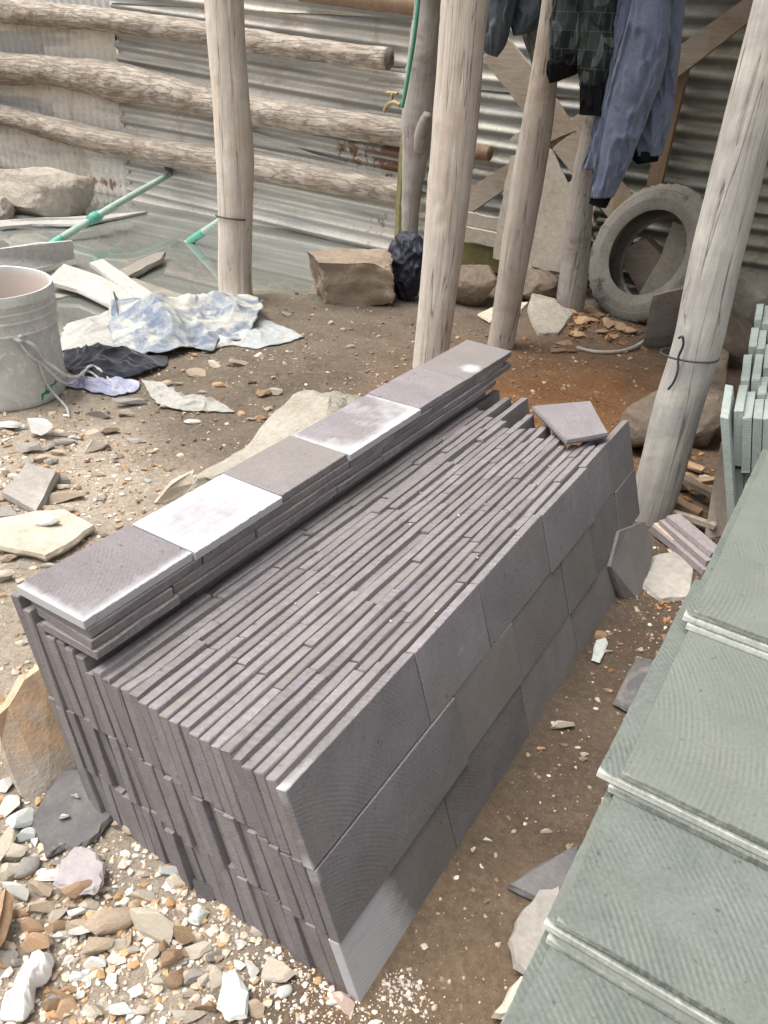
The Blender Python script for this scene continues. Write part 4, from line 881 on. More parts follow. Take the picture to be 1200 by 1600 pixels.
V[lug, 0] *= 0.978; V[lug, 1] *= 0.978
tc_ = np.array([tb[0] - 0.065, tb[1] - 0.02, hz1(tb[0], tb[1])]) + tu * (RO - 0.01) - tn * 0.05
Vw = V[:, :1] * tr + V[:, 1:2] * tu + V[:, 2:3] * tn + tc_
tyre = mk('tyre', Vw, F, M_tyre, label='dusty old tyre without its wheel, leaning in the back corner', cat='tyre', sharp=35)

# ---------------------------------------------------------------- bucket
bc = gp(11, 616); bz = hz1(bc[0], bc[1]) + 0.0; BR, BH = 0.215, 0.375; zk = 0.375 / 0.355
bucket = empty('bucket', (bc[0], bc[1], bz), 'white plastic bucket splashed with paint, beside the rubble at left', 'bucket')
prof = [(0.02, 0.004), (BR - 0.012, 0.0), (BR - 0.006, 0.006), (BR - 0.004, 0.02)] + [(BR - 0.004 + 0.004 * t, 0.02 + t * 0.225) for t in np.linspace(0.08, 1, 12)] + \
       [(BR + 0.006, 0.248), (BR + 0.007, 0.253), (BR + 0.001, 0.257), (BR + 0.001, 0.285), (BR + 0.007, 0.288), (BR + 0.008, 0.293), (BR + 0.002, 0.297), (BR + 0.002, 0.313), (BR + 0.008, 0.316), (BR + 0.008, 0.321), (BR + 0.003, 0.325), (BR + 0.004, 0.340), (BR + 0.009, 0.344), (BR + 0.009, 0.352), (BR + 0.004, BH), (BR - 0.003, BH - 0.001), (BR - 0.005, 0.345), (BR - 0.006, 0.30), (BR - 0.010, 0.15), (BR - 0.012, 0.03), (0.02, 0.012)]
prof = [(a_ if a_ < 0.1 else a_, z_ * zk) for a_, z_ in prof]; V, F = lathe(prof, 120); prof_i = np.repeat(np.arange(len(prof)), 120)
a = np.degrees(np.arctan2(V[:, 1], V[:, 0])); inside = (prof_i >= len(prof) - 5).astype(float)
pr = (np.abs(a - 13) < 14) & (np.abs(V[:, 2] - (0.055 + (a - 13) * 0.0014)) < 0.016) & (inside == 0)
pr |= (np.abs(a + 70) < 9) & (np.abs(V[:, 2] - 0.215) < 0.012) & (inside == 0)
V[:, 0] += 0.002 * np.sin(np.radians(a) * 2 + 1); 
mk('bucket_body', V + [bc[0], bc[1], bz], F, M_bucket, bucket, attrs={'print': pr.astype(float), 'inside': inside}, sharp=40)
aw = math.radians(-2)
def bk(adeg, r, z): return np.array([bc[0] + r * math.cos(math.radians(adeg)), bc[1] + r * math.sin(math.radians(adeg)), bz + z])
for k, (pts, rr) in enumerate((([bk(-12, BR + 0.008, 0.26), bk(-4, BR + 0.03, 0.235), bk(4, BR + 0.035, 0.17), bk(14, BR + 0.06, 0.11), gnd(150, 590, 0.03), gnd(185, 620, 0.02)], 0.0055), ([bk(-13, BR + 0.010, 0.255), bk(-7, BR + 0.02, 0.20), bk(2, BR + 0.02, 0.16), bk(12, BR + 0.05, 0.085), gnd(140, 598, 0.03), gnd(180, 625, 0.012)], 0.005), ([bk(0, BR + 0.02, 0.19), bk(3, BR + 0.012, 0.11), bk(6, BR + 0.02, 0.06), gnd(104, 645, 0.01), gnd(110, 660, 0.004)], 0.004))):
    def strand(s, an, P): return 1 + 0.28 * np.sin(an * 3 + s * 70)
    V, F = tube(pts, rr, 12, 120, rfun=strand); mk('handle_cord', V, F, M_cord, bucket, smooth_=True)
V, F = tube([bk(-16, BR + 0.004, 0.262), bk(-13, BR + 0.02, 0.255), bk(-9, BR + 0.012, 0.262), bk(-11, BR + 0.018, 0.27), bk(-14, BR + 0.006, 0.25)], 0.007, 12, 40); mk('cord_knot', V, F, M_cord, bucket, smooth_=True)

# ---------------------------------------------------------------- crumpled cloths and sheets
def crumple(name, pts, mat, label, cat, seed, amp=0.03, base=0.012, fs=7.0, aniso=(1, 1), lift=None, thick=0.003, rings=30, nper=170, rag=0.006, edge=0.4, curl=0.0, sharpn=1.0):
    """cloth heap: outline on the ground, folds as ridged noise; lift(x, y, t) adds shaped height"""
    P = np.array([gp(*p)[:2] for p in pts]); Q = resample(np.vstack([P, P[:1]]), nper + 1)[:-1] if len(P) > 2 else P
    d = np.vstack([P, P[:1]]); L = np.r_[0, np.cumsum(np.linalg.norm(np.diff(d, axis=0), axis=1))]; s = np.linspace(0, L[-1], nper, endpoint=False)
    Q = 0.6 * np.c_[np.interp(s, L, d[:, 0]), np.interp(s, L, d[:, 1])] + 0.4 * Q
    c = P.mean(0); r = np.random.default_rng(seed); Q = Q + (Q - c) / np.linalg.norm(Q - c, axis=1)[:, None] * (rag * fbm(np.c_[s * 30, s * 0, s * 0 + seed], seed, 4))[:, None] * 2
    t = np.linspace(0.02, 1, rings); XY = c + t[:, None, None] * (Q - c)[None]; XY = XY.reshape(-1, 2); tt = np.repeat(t, nper)
    W = np.c_[XY[:, 0] * fs * aniso[0], XY[:, 1] * fs * aniso[1], np.full(len(XY), seed * 1.7)]
    W = W + 0.6 * np.c_[fbm(W * 0.6, seed + 1, 3), fbm(W * 0.6 + 9, seed + 2, 3), 0 * W[:, 0]]
    n1 = np.clip(1 - np.abs(fbm(W, seed, 2)) * 3.2, 0, 1) ** (1.6 * sharpn); n2 = np.clip(1 - np.abs(fbm(W * 2.3, seed + 5, 2)) * 3, 0, 1) ** 2
    h = amp * (0.75 * n1 + 0.35 * n2 + 0.5 * (fbm(W * 0.4, seed + 8, 2) + 0.5))
    fall = edge + (1 - edge) * (1 - tt ** 3)
    z = hz(XY[:, 0], XY[:, 1]) + base * (0.4 + 0.6 * (1 - tt ** 4)) + h * fall
    if lift is not None: z = z + lift(XY[:, 0], XY[:, 1], tt)
    if curl: z = z + curl * tt ** 6 * np.clip(fbm(np.c_[XY * 3, np.full(len(XY), seed)], seed + 11, 2) + 0.1, 0, 1)
    V = np.c_[XY, np.maximum(z, hz(XY[:, 0], XY[:, 1]) + 0.003)]
    F = [(i * nper + j, i * nper + (j + 1) % nper, (i + 1) * nper + (j + 1) % nper, (i + 1) * nper + j) for i in range(rings - 1) for j in range(nper)] + [tuple(reversed(range(nper)))]
    o = mk(name, V, F, mat, label=label, cat=cat, smooth_=True)
    md = o.modifiers.new('thickness', 'SOLIDIFY'); md.thickness = thick; md.offset = -1
    return o
crumple('white_sacking', [(98, 500), (150, 488), (190, 470), (250, 480), (270, 520), (215, 545), (150, 560), (96, 550)], M_whitesack, 'dirty white sacking spread behind the bucket', 'sacking', 71, 0.04, 0.012, 3.5, edge=0.25, curl=0.03)
crumple('pale_tarp', [(330, 505), (372, 478), (420, 508), (475, 534), (440, 545), (405, 552), (360, 548), (320, 560)], M_paletarp, 'pale muddy tarp piece lying on the mud under the blue tarp', 'tarp', 72, 0.022, 0.008, 6, edge=0.2)
def lift_t(x, y, t):
    q = gp(238, 520); q2 = gp(345, 505); return 0.075 * np.exp(-(((x - q[0]) / 0.24) ** 2 + ((y - q[1]) / 0.16) ** 2)) + 0.055 * np.exp(-(((x - q2[0]) / 0.16) ** 2 + ((y - q2[1]) / 0.14) ** 2))
crumple('blue_tarp', [(172, 530), (178, 505), (240, 492), (320, 488), (348, 468), (372, 462), (395, 485), (412, 505), (370, 545), (350, 540), (330, 562), (300, 556), (262, 568), (215, 566), (185, 556)], M_tarp, 'stiff blue tarp caked with pale mud, heaped before the pole', 'tarp', 73, 0.06, 0.012, 3.6, lift=lift_t, edge=0.55, curl=0.06)
crumple('tarp_flap', [(176, 530), (172, 500), (180, 468), (189, 478), (186, 505), (190, 535)], M_tarp, 'narrow upright tarp edge at the left end of the blue tarp', 'tarp', 74, 0.02, 0.02, 8, lift=lambda x, y, t: 0.09 * (1 - t ** 2), edge=0.5)
crumple('black_garment', [(100, 565), (150, 556), (200, 560), (262, 568), (258, 582), (215, 600), (165, 608), (125, 598), (104, 585)], M_blackcloth, 'black crumpled garment on the ground beside the bucket', 'clothes', 75, 0.05, 0.02, 6.5, aniso=(0.8, 1.1), edge=0.35, rag=0.004, thick=0.004, sharpn=0.6, rings=44, nper=240)
crumple('blue_strap', [(100, 596), (150, 604), (200, 604), (220, 606), (215, 620), (180, 628), (130, 618), (100, 612)], M_bluestrap, 'blue and white woven strap under the black garment', 'strap', 76, 0.02, 0.012, 14, aniso=(0.4, 1.4), edge=0.4)
crumple('white_rag', [(222, 602), (245, 605), (275, 630), (300, 640), (340, 636), (366, 652), (330, 652), (300, 652), (255, 645), (238, 630)], M_whitesack, 'twisted white rag on the brown earth beyond the rubble', 'rag', 77, 0.02, 0.008, 12, edge=0.4)
def lift_b(x, y, t): return 0.25 * (1 - t ** 2) ** 0.6
# black bag hanging by the thick pole
bagb = gnd(632, 472); Pb = [bagb + [0, 0, 0.0], bagb + [0.005, 0, 0.06], bagb + [-0.005, 0, 0.15], bagb + [0.0, 0.01, 0.24], bagb + [0.02, 0.02, 0.30], bagb + [0.035, 0.02, 0.335]]
def bagf(s, a, P):
    q = P.reshape(-1, 3); return 1 + (0.25 * fbm(q * 9, 81, 3) + 0.30 * (np.clip(1 - np.abs(fbm(q * np.array([24, 24, 12]), 82, 3)) * 3, 0, 1) - 0.4)).reshape(s.shape)
V, F = tube(Pb, [0.05, 0.085, 0.115, 0.105, 0.085, 0.02], 80, 70, up=(0, 1, 0), rfun=bagf, squash=(0.95, 0.75)); mk('black_bag', V, F, M_navy, label='crumpled black bag slumped between the stone block and the thick pole', cat='bag', smooth_=True)
# white plastic strip, lower left corner
crumple('plastic_strip', [(2, 1612), (20, 1570), (44, 1530), (62, 1512), (84, 1506), (90, 1520), (80, 1548), (62, 1560), (58, 1590), (44, 1615)], M_plastic, 'folded white plastic strip in the rubble at the lower left', 'plastic', 84, 0.02, 0.02, 26, aniso=(0.7, 1.2), edge=0.6, rag=0.003, lift=lambda x, y, t: 0.02 * (1 - t ** 2))

# ---------------------------------------------------------------- garments hanging from the beam
def garment(rows, Y, depth, seed, folds=5, famp=0.16, n=110, segs=84, bulge=0.0):
    """rows: (photo y, left x, right x [, dy]) -> limp hanging tube of cloth with lengthwise folds"""
    R_ = []
    for rw in rows:
        y, xl, xr = rw[:3]; sl = rw[3] if len(rw) > 3 else 0
        A = onY(xl, y + sl, Y); B = onY(xr, y - sl, Y); R_.append(np.r_[(A + B) / 2, (B - A) / 2])
    R_ = resample(np.array(R_), n); ang = np.linspace(0, 2 * np.pi, segs, endpoint=False); V = []
    for k in range(n):
        c, hv = R_[k, :3], R_[k, 3:]; w = np.linalg.norm(hv); z = c[2]
        ca, sa = np.cos(ang), np.sin(ang)
        f = 1 + famp * (0.6 * np.sin(folds * ang + seed + 3.0 * np.sin(z * 3 + seed)) + 0.5 * fbm(np.c_[ca * 1.6, sa * 1.6, np.full(segs, z * 2.6 + seed)], seed, 3) * 2)
        dd = min(depth, w * 0.75)
        wr = np.clip(1 - np.abs(fbm(np.c_[ca * 2.2 + z * 5, sa * 2.2, np.full(segs, z * 9 + seed)], seed + 3, 2)) * 3.2, 0, 1) ** 1.5
        V.append(c + np.outer(np.sign(ca) * np.abs(ca) ** 0.8 * (1 + 0.35 * (f - 1)), hv) + np.outer(sa * dd * f, [0, 1, 0]) + np.outer(0.018 * wr * min(1, w / 0.06), [0, -1, 0]))
    V = np.vstack(V); F = [(i * segs + j, i * segs + (j + 1) % segs, (i + 1) * segs + (j + 1) % segs, (i + 1) * segs + j) for i in range(n - 1) for j in range(segs)]
    F.append(tuple(reversed(range(segs)))); F.append(tuple((n - 1) * segs + j for j in range(segs)))
    return V, F
def gpart(name, par, mat, *a, label=None, **k):
    V, F = garment(*a, **k); return mk(name, V, F, mat, par, label=label, smooth_=True)
JY = 3.06
bj = empty('hanging_jacket', onY(1000, -260, JY), 'faded blue jacket with black cuffs hanging from the beam', 'jacket')
gpart('jacket_body', bj, M_blue, [(-270, 1000, 1090), (-140, 985, 1088), (0, 972, 1071), (60, 958, 1066), (120, 962, 1058), (180, 985, 1050), (243, 996, 1034)], JY + 0.05, 0.06, 3, folds=6)
gpart('sleeve', bj, M_blue, [(-200, 1010, 1070), (0, 990, 1048), (60, 974, 1046), (120, 958, 1034), (180, 945, 1012), (250, 932, 986), (308, 923, 958)], JY - 0.04, 0.055, 5, folds=4, famp=0.12)
gpart('cuff', bj, M_rib, [(305, 925, 956, -3), (312, 924, 953, -3), (321, 922, 947, -4)], JY - 0.04, 0.03, 6, folds=12, famp=0.05, n=20)
gpart('front_flap', bj, M_blue, [(-200, 985, 1020), (0, 968, 996), (60, 954, 985), (120, 944, 974), (190, 930, 962), (235, 919, 950), (264, 909, 942)], JY + 0.0, 0.025, 7, folds=3, famp=0.2)
gpart('hem', bj, M_rib, [(236, 992, 1031), (248, 990, 1030, 2), (254, 998, 1028, 2)], JY + 0.05, 0.035, 8, folds=14, famp=0.05, n=20)
gpart('hem', bj, M_rib, [(246, 930, 944), (258, 928, 942), (272, 926, 938)], JY + 0.01, 0.015, 9, folds=10, famp=0.05, n=20)
cj = empty('hanging_jacket', onY(900, -260, JY + 0.02), 'dark green camouflage jacket with black hem hanging left of the blue one', 'jacket')
gpart('jacket_body', cj, M_camo, [(-240, 872, 965), (-100, 868, 950), (0, 868, 930), (40, 862, 925), (80, 860, 915), (102, 860, 912)], JY + 0.06, 0.06, 13, folds=5, famp=0.12)
gpart('hem', cj, M_rib, [(88, 859, 916, 8), (106, 858, 914, 10), (122, 861, 902, 8)], JY + 0.058, 0.062, 14, folds=14, famp=0.04, n=24)
gpart('sleeve', cj, M_camo, [(-200, 915, 975), (0, 909, 966), (60, 907, 963), (110, 906, 957), (134, 908, 950)], JY + 0.0, 0.055, 15, folds=4, famp=0.1)
gpart('cuff', cj, M_rib, [(128, 908, 952, -1), (155, 908, 949, -1), (180, 906, 945, -1)], JY + 0.0, 0.04, 16, folds=14, famp=0.05, n=24)
gpart('lining', cj, M_rib, [(-120, 945, 985), (0, 945, 980), (36, 950, 968)], JY + 0.07, 0.03, 17, folds=5)
dj = empty('hanging_trousers', onY(800, -260, 3.6), 'dark worn jeans with a ragged end hanging beside the thick pole', 'jeans')
gpart('trouser_leg', dj, M_denim, [(-240, 760, 820), (-100, 756, 812), (0, 758, 806), (40, 757, 796), (72, 757, 785, -4), (86, 760, 776, -3)], 3.58, 0.05, 23, folds=4, famp=0.2)
gpart('trouser_leg', dj, M_denim, [(-240, 800, 860), (-80, 798, 862), (0, 792, 858), (30, 800, 846), (52, 804, 832, 4)], 3.66, 0.05, 24, folds=4, famp=0.2)
gr = empty('hanging_rag', onY(835, 0, 3.74), 'torn grey rag full of holes hanging behind the jeans', 'rag')
gpart('rag_cloth', gr, M_rag, [(-120, 810, 870), (0, 812, 866), (40, 816, 862), (80, 826, 858), (108, 834, 850)], 3.74, 0.02, 25, folds=5, famp=0.25)

# ---------------------------------------------------------------- pipes, hose, tap, wires
pw = onY(266, 272, WY - 0.03)
pipe = empty('drain_pipe', gp(85, 378, 0.0), 'pale green plastic pipe running from the wall down into the puddle', 'pipe')
V, F = tube([pw, gp(148, 340, 0.10), gp(78, 383, -0.03)], 0.022, 20, 50); mk('pipe_tube', V, F, M_pipe, pipe, smooth_=True)
jd = gp(148, 340, 0.10); dd = (pw - jd) / np.linalg.norm(pw - jd)
V, F = tube([jd - dd * 0.06, jd + dd * 0.06], 0.030, 20, 12, rfun=lambda s, a, P: 1 + 0.18 * (np.abs(s - 0.5) < 0.22)); mk('pipe_joint', V, F, M_joint, pipe, smooth_=True)
V, F = tube([jd + dd * 0.14, jd + dd * 0.24], 0.025, 20, 8); mk('pipe_joint', V, F, M_joint, pipe, smooth_=True)
V, F = tube([gp(98, 371, 0.012), gp(80, 382, -0.028)], 0.024, 20, 8); mk('pipe_joint', V, F, M_joint, pipe, smooth_=True)
hp = onY(262, 262, WY - 0.036)
V, F = prism([hp + [dx, 0, dz] for dx, dz in ((-0.03, -0.02), (0.03, -0.03), (0.045, 0.03), (0.02, 0.09), (-0.005, 0.08), (-0.01, 0.03), (-0.04, 0.02))], 0.004, n=(0, -1, 0), sub=2); mk('hole_shade_plate', V, F, M_wire, wall)  # dark plate laid on the sheet, painting the shade inside the hole
p2 = empty('drain_pipe', gp(300, 378, 0.0), 'short green pipe end dipping into the puddle behind the left pole', 'pipe')
a_, b_ = gp(292, 380, -0.03), onY(372, 326, 3.72)
V, F = tube([a_, b_], 0.021, 20, 20); mk('pipe_tube', V, F, M_pipe, p2, smooth_=True)
V, F = tube([a_ + (b_ - a_) * 0.05, a_ + (b_ - a_) * 0.35], 0.024, 20, 12); mk('pipe_joint', V, F, M_joint, p2, smooth_=True)
V, F = tube([onY(660, -60, 3.8), onY(654, 0, 3.8), onY(647, 60, 3.8), onY(639, 110, 3.8), onY(632, 150, 3.8), onY(628, 168, 3.8)], 0.010, 14, 60); mk('hose', V, F, M_hose, label='thin green hose hanging down beside the driftwood log', cat='hose', smooth_=True)
tap = empty('tap', onY(612, 165, 4.3), 'small brass tap on the middle log rail by the hose', 'tap')
t0 = onY(612, 166, 4.3); s_ = 0.0042
V, F = tube([t0 + [0.06, 0, 0.01], t0 + [0.01, 0, 0.02], t0 + [-0.03, 0, 0.0], t0 + [-0.05, 0, -0.035]], [0.013, 0.014, 0.013, 0.011], 14, 24); mk('spout', V, F, M_brass, tap, smooth_=True)
V, F = tube([t0 + [-0.005, 0, 0.015], t0 + [0.0, 0, 0.065]], 0.009, 12, 8); mk('stem', V, F, M_brass, tap, smooth_=True)
V, F = tube([t0 + [-0.04, 0, 0.068], t0 + [0.04, 0, 0.068]], 0.008, 12, 8); mk('handle', V, F, M_brass, tap, smooth_=True)
# wire round the grey pole
pc = onY(1077, 555, gp(1012, 812)[1]); pcs = 0.0745
loop = [pc + [pcs * math.cos(t), pcs * math.sin(t) * 1.0, -0.012 * math.sin(t * 1.0 - 1.0) - 0.02 * math.cos(t) * 0.3] for t in np.linspace(0, 2 * np.pi, 24)]
tw = empty('tie_wire', pc, 'dark wire tied round the grey leaning pole', 'wire')
V, F = tube(loop, 0.0028, 8, 90); mk('wire_loop', V, F, M_wire, tw, smooth_=True)
k0 = pc + np.array([-0.012, -pcs - 0.003, 0.008])
V, F = tube([k0 + [-0.012, -0.004, 0.055], k0 + [-0.004, -0.006, 0.062], k0 + [0.002, -0.005, 0.05], k0, k0 + [0.006, -0.004, -0.02], k0 + [0.004, -0.006, -0.065], k0 + [-0.004, -0.004, -0.085]], 0.0032, 8, 60); mk('wire_tail', V, F, M_wire, tw, smooth_=True)
pc = onY(368, 339, gp(369, 470)[1])
V, F = tube([pc + [0.094 * math.cos(t), 0.094 * math.sin(t), -0.01 * math.sin(t)] for t in np.linspace(math.pi * 1.25, math.pi * 1.9, 12)], 0.004, 8, 40); mk('tie_wire', V, F, M_wire, label='dark wire across the front of the left pole', cat='wire', smooth_=True)
V, F = tube([gnd(900, 551, 0.008), gnd(925, 557, 0.008), gnd(960, 558, 0.01), gnd(985, 553, 0.012), gnd(1003, 546, 0.02)], 0.0085, 10, 60, rfun=lambda s, a, P: 1 + 0.1 * np.sin(s * 90)); mk('cable', V, F, M_palecable, label='dusty cable lying on the rust coloured earth below the tyre', cat='cable', smooth_=True)

# ---------------------------------------------------------------- boards lying in and by the puddle
def flat_board(pts, th, mat, label, seed, lift=0.0, name='board', rough=0.004, zs_=None):
    P = []
    for k, p in enumerate(pts):
        z = (p[2] if len(p) > 2 else lift); P.append(gp(p[0], p[1], z))
    V, F = prism(P, th, rough=rough, bevel=0.002, seed=seed, sub=5); return mk(name, V, F, mat, label=label, cat='board')
flat_board([(-60, 398, 0.14), (60, 380, 0.14), (114, 376, 0.13), (117, 404, 0.02), (60, 420, 0.02), (-60, 436, 0.02)], 0.035, M_whiteplank, 'whitewashed board standing on edge behind the bucket', 1)
flat_board([(70, 438, 0.05), (100, 412, 0.05), (160, 432, 0.04), (230, 470, 0.03), (260, 500, 0.02), (200, 490, 0.02), (120, 452, 0.03)], 0.02, M_whiteplank, 'broad whitewashed board sloping down to the blue tarp', 2)
flat_board([(140, 410, 0.06), (160, 404, 0.06), (245, 462, 0.03), (220, 472, 0.03)], 0.025, M_whiteplank, 'narrow whitewashed board lying across the broad one', 3)
flat_board([(180, 425, 0.02), (240, 396, 0.03), (257, 393, 0.03), (252, 404, 0.03), (198, 432, 0.02)], 0.03, M_wetplank, 'broken grey stick of wood poking out over the water', 4, rough=0.012)
flat_board([(200, 430, 0.0), (225, 440, 0.0), (310, 468, 0.01), (308, 482, 0.01), (285, 484, 0.01), (205, 446, 0.0)], 0.03, M_wetplank, 'wet plank at the puddle edge behind the blue tarp', 5)
flat_board([(0, 344, 0.02), (60, 340, 0.03), (120, 338, 0.02), (230, 330, 0.0), (125, 350, 0.01), (50, 350, 0.01), (0, 354, 0.01)], 0.02, M_whiteplank, 'pale plank floating by the boulder at the far left', 6, rough=0.01)
flat_board([(60, 455, -0.01), (120, 445, -0.01), (135, 456, -0.01), (70, 470, -0.01)], 0.02, M_wetplank, 'dark wet board under the whitewashed boards', 7)
flat_board([(395, 458, 0.015), (424, 454, 0.015), (426, 463, 0.012), (398, 466, 0.012)], 0.02, M_wetplank, 'small dark wood chip right of the left pole', 8)

# ---------------------------------------------------------------- boulders and blocks
def boulder(name, px, py, wpx, hpx, dm, mat, label, seed, cuts=12, noise_=0.07, yaw=0.0, sub=5, sink=0.12, cat='rock', lo=0.55, hi=0.92, ns=2.2, tilt=0.0, boxy=0.0):
    """px,py: where its foot meets the ground in front; wpx,hpx apparent size; dm depth in m"""
    b = gnd(px, py); s = ppm(b); w = wpx / s; h = hpx / s * 1.0
    V, F = rock(seed, sub, cuts, noise_, lo, hi, ns, boxy); V = V * (1 + 0.035 * fbm(V * 7, seed + 3, 4))[:, None]
    A = np.array([0.843, 0.538, 0]); Dv = np.array([-0.538, 0.843, 0])
    V = (V * [w / 2, dm / 2, h / 2]) @ rotx(tilt).T @ rotz(yaw).T
    c = b + Dv * dm * 0.45 + np.array([0, 0, h / 2 - sink * h])
    Vw = V[:, :1] * A + V[:, 1:2] * Dv + V[:, 2:3] * [0, 0, 1] + c
    return mk(name, Vw, F, mat, label=label, cat=cat, smooth_=False, sharp=32)
boulder('boulder', 52, 334, 150, 92, 0.6, M_boulder, 'large pale pitted boulder in the puddle at the far left', 101, 14, 0.12)
boulder('boulder', -25, 345, 60, 40, 0.4, M_boulder, 'smaller grey rock at the left edge below the boulder', 102)
boulder('stone_block', 552, 484, 152, 84, 0.26, M_brownblock, 'rough squared brown stone block at the puddle end', 103, 9, 0.16, 0.1, lo=0.66, hi=0.85, boxy=0.57, ns=3.5)
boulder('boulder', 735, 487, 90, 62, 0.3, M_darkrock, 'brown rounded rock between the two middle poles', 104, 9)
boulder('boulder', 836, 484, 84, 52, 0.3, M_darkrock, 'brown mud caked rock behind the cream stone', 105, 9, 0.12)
boulder('boulder', 818, 462, 70, 42, 0.25, M_boulder, 'grey rock under the plywood sheet', 106)
V, F = rock(107, 5, 12, 0.10, 0.55, 0.92, 2.2); V = V * (1 + 0.10 * fbm(V * 4, 110, 5) + 0.07 * np.abs(fbm(V * 11, 111, 4)) + 0.10 * np.sin(V[:, 1] * 5.5 + 1))[:, None]
V = (V * [0.17, 0.40, 0.15]) @ rotz(0.03).T + [-1.31, 1.70, 0.09]; mk('boulder', V, F, M_creamrock, label='long low cream rock lying tight behind the cap slabs', cat='rock', sharp=32)
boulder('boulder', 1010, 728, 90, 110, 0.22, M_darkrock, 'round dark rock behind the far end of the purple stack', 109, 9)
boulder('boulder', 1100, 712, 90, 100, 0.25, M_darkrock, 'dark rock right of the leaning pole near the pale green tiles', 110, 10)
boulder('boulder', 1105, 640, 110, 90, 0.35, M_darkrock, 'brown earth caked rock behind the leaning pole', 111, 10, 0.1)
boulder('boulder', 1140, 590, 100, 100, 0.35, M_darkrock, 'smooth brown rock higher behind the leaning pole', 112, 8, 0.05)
boulder('boulder', 1158, 520, 90, 90, 0.35, M_boulder, 'grey brown rock with a dark hollow, top right of pole', 113, 9, 0.08)
boulder('boulder', 1190, 470, 120, 90, 0.4, M_boulder, 'large grey slab rock at the right edge behind the pole', 114, 7, 0.05)
boulder('boulder', 1108, 590, 30, 50, 0.1, M_mauve, 'small rock with a purple patch beside the pale green tiles', 115, 9)
# slab leaning below the tyre
P = [gnd(1003, 547, 0.0), gnd(1075, 545, 0.0), onY(1085, 445, 3.55), onY(1020, 462, 3.55)]
V, F = vprism(P, 0.03, 0.006, 7, 5); mk('leaning_slab', V, F, M_grey, label='grey stone slab leaning in front of the tyre by the right pole', cat='stone slab')
P = [gnd(822, 505, 0.02), gnd(826, 492, 0.06), gnd(862, 495, 0.055), gnd(866, 506, 0.05), gnd(893, 512, 0.03), gnd(870, 530, 0.015), gnd(840, 530, 0.015)]
V, F = prism(P, 0.035, rough=0.006, bevel=0.004, seed=8, sub=3); mk('cream_slab', V, F, M_creamrock, label='flat cream stone slab on rust coloured earth right of brown pole', cat='stone slab')
P = [gnd(745, 500, 0.02), gnd(775, 490, 0.02), gnd(822, 495, 0.02), gnd(800, 508, 0.02), gnd(765, 512, 0.02)]
V, F = prism(P, 0.02, rough=0.006, bevel=0.003, seed=9, sub=3); mk('stone_flake', V, F, M_cream, label='pale flake behind the foot of the brown pole', cat='stone')

# flat broken slabs
def shard(pts, th, mat, label, seed, name='stone_flake', cat='stone', rough=0.004, up=0.006, sub=3, bevel=0.002):
    P = []
    for p in pts:
        q = gp(p[0], p[1], p[2]) if len(p) > 2 else gnd(p[0], p[1], th * 0.7 + up)
        P.append(q)
    V, F = prism(P, th, rough=rough, bevel=bevel, seed=seed, sub=sub); return mk(name, V, F, mat, label=label, cat=cat)
shard([(52, 1272, 0.0), (134, 1210, 0.0), (108, 1130, 0.10), (70, 1036, 0.215), (38, 1062, 0.205), (-4, 1120, 0.17), (2, 1180, 0.10)], 0.03, M_flag, 'large orange and grey flagstone leaning on the near left of the purple stack', 11, 'flagstone', 'flagstone', 0.005)
shard([(58, 1300), (75, 1262), (102, 1226), (135, 1214), (178, 1262), (185, 1285), (158, 1318), (122, 1348), (106, 1340), (78, 1352)], 0.016, M_dslate, 'dark slate flake lying flat by the near left corner of the stack', 12, 'slate_flake', 'slate flake')
shard([(92, 1402), (106, 1368), (124, 1348), (150, 1350), (164, 1375), (166, 1402), (152, 1418), (120, 1412)], 0.012, M_mauve, 'mauve slate flake with pale streak below the dark flake', 13, 'slate_flake', 'slate flake', up=0.02)
shard([(0, 832), (60, 820), (105, 816), (150, 842), (110, 872), (75, 890), (30, 880), (-6, 874)], 0.02, M_cream, 'broad cream stone plate lying flat behind the nearest cap slab', 14, 'stone_plate', 'stone slab', up=0.015)
fs_ = shard([(4, 768, 0.045), (42, 722, 0.06), (90, 735, 0.06), (56, 798, 0.045)], 0.032, M_grey, 'thick grey flagstone with an orange broken edge at the left', 15, 'flagstone', 'flagstone')
V, F = prism([gp(5, 771, 0.036), gp(56, 800, 0.036), gp(54, 795, 0.036), gp(8, 766, 0.036)], 0.022, rough=0.003, bevel=0.002, seed=16, sub=5); mk('broken_edge', V, F, M_orange, fs_, label='orange broken edge')
shard([(1000, 925), (1015, 880), (1050, 872), (1080, 900), (1075, 945), (1030, 948)], 0.02, M_grey, 'pale dirt covered flat stone past the far corner of the purple stack', 17, 'stone_plate', 'stone slab', up=-0.004)
shard([(955, 1112), (972, 1078), (990, 1040), (1025, 1048), (1010, 1085), (985, 1128)], 0.012, M_dslate, 'dark slate piece between the stacks, beside the green slabs', 18, 'slate_flake', 'slate flake')
shard([(922, 1042), (930, 1014), (942, 1008), (946, 1018), (934, 1046)], 0.006, M_palegreen, 'small teal slate splinter at the foot of the purple stack', 19, 'slate_flake', 'slate flake')
shard([(794, 1382, 0.035), (850, 1348, 0.045), (905, 1318, 0.05), (905, 1400, 0.03), (860, 1418, 0.03)], 0.018, M_dslate, 'brown grey slate slab poking out from under the green slabs', 20, 'slate_flake', 'slate flake')
shard([(790, 1495), (800, 1465), (835, 1420), (866, 1412), (860, 1470), (822, 1552), (798, 1530)], 0.02, M_grey, 'tan flat stone wedged beside the green slabs, lower right', 21, 'stone_plate', 'stone slab', up=0.02)
shard([(765, 1605), (808, 1548), (822, 1560), (800, 1610)], 0.02, M_cream, 'pale stone strip at the bottom edge beside the green slabs', 22, 'stone_plate', 'stone slab', up=0.01)
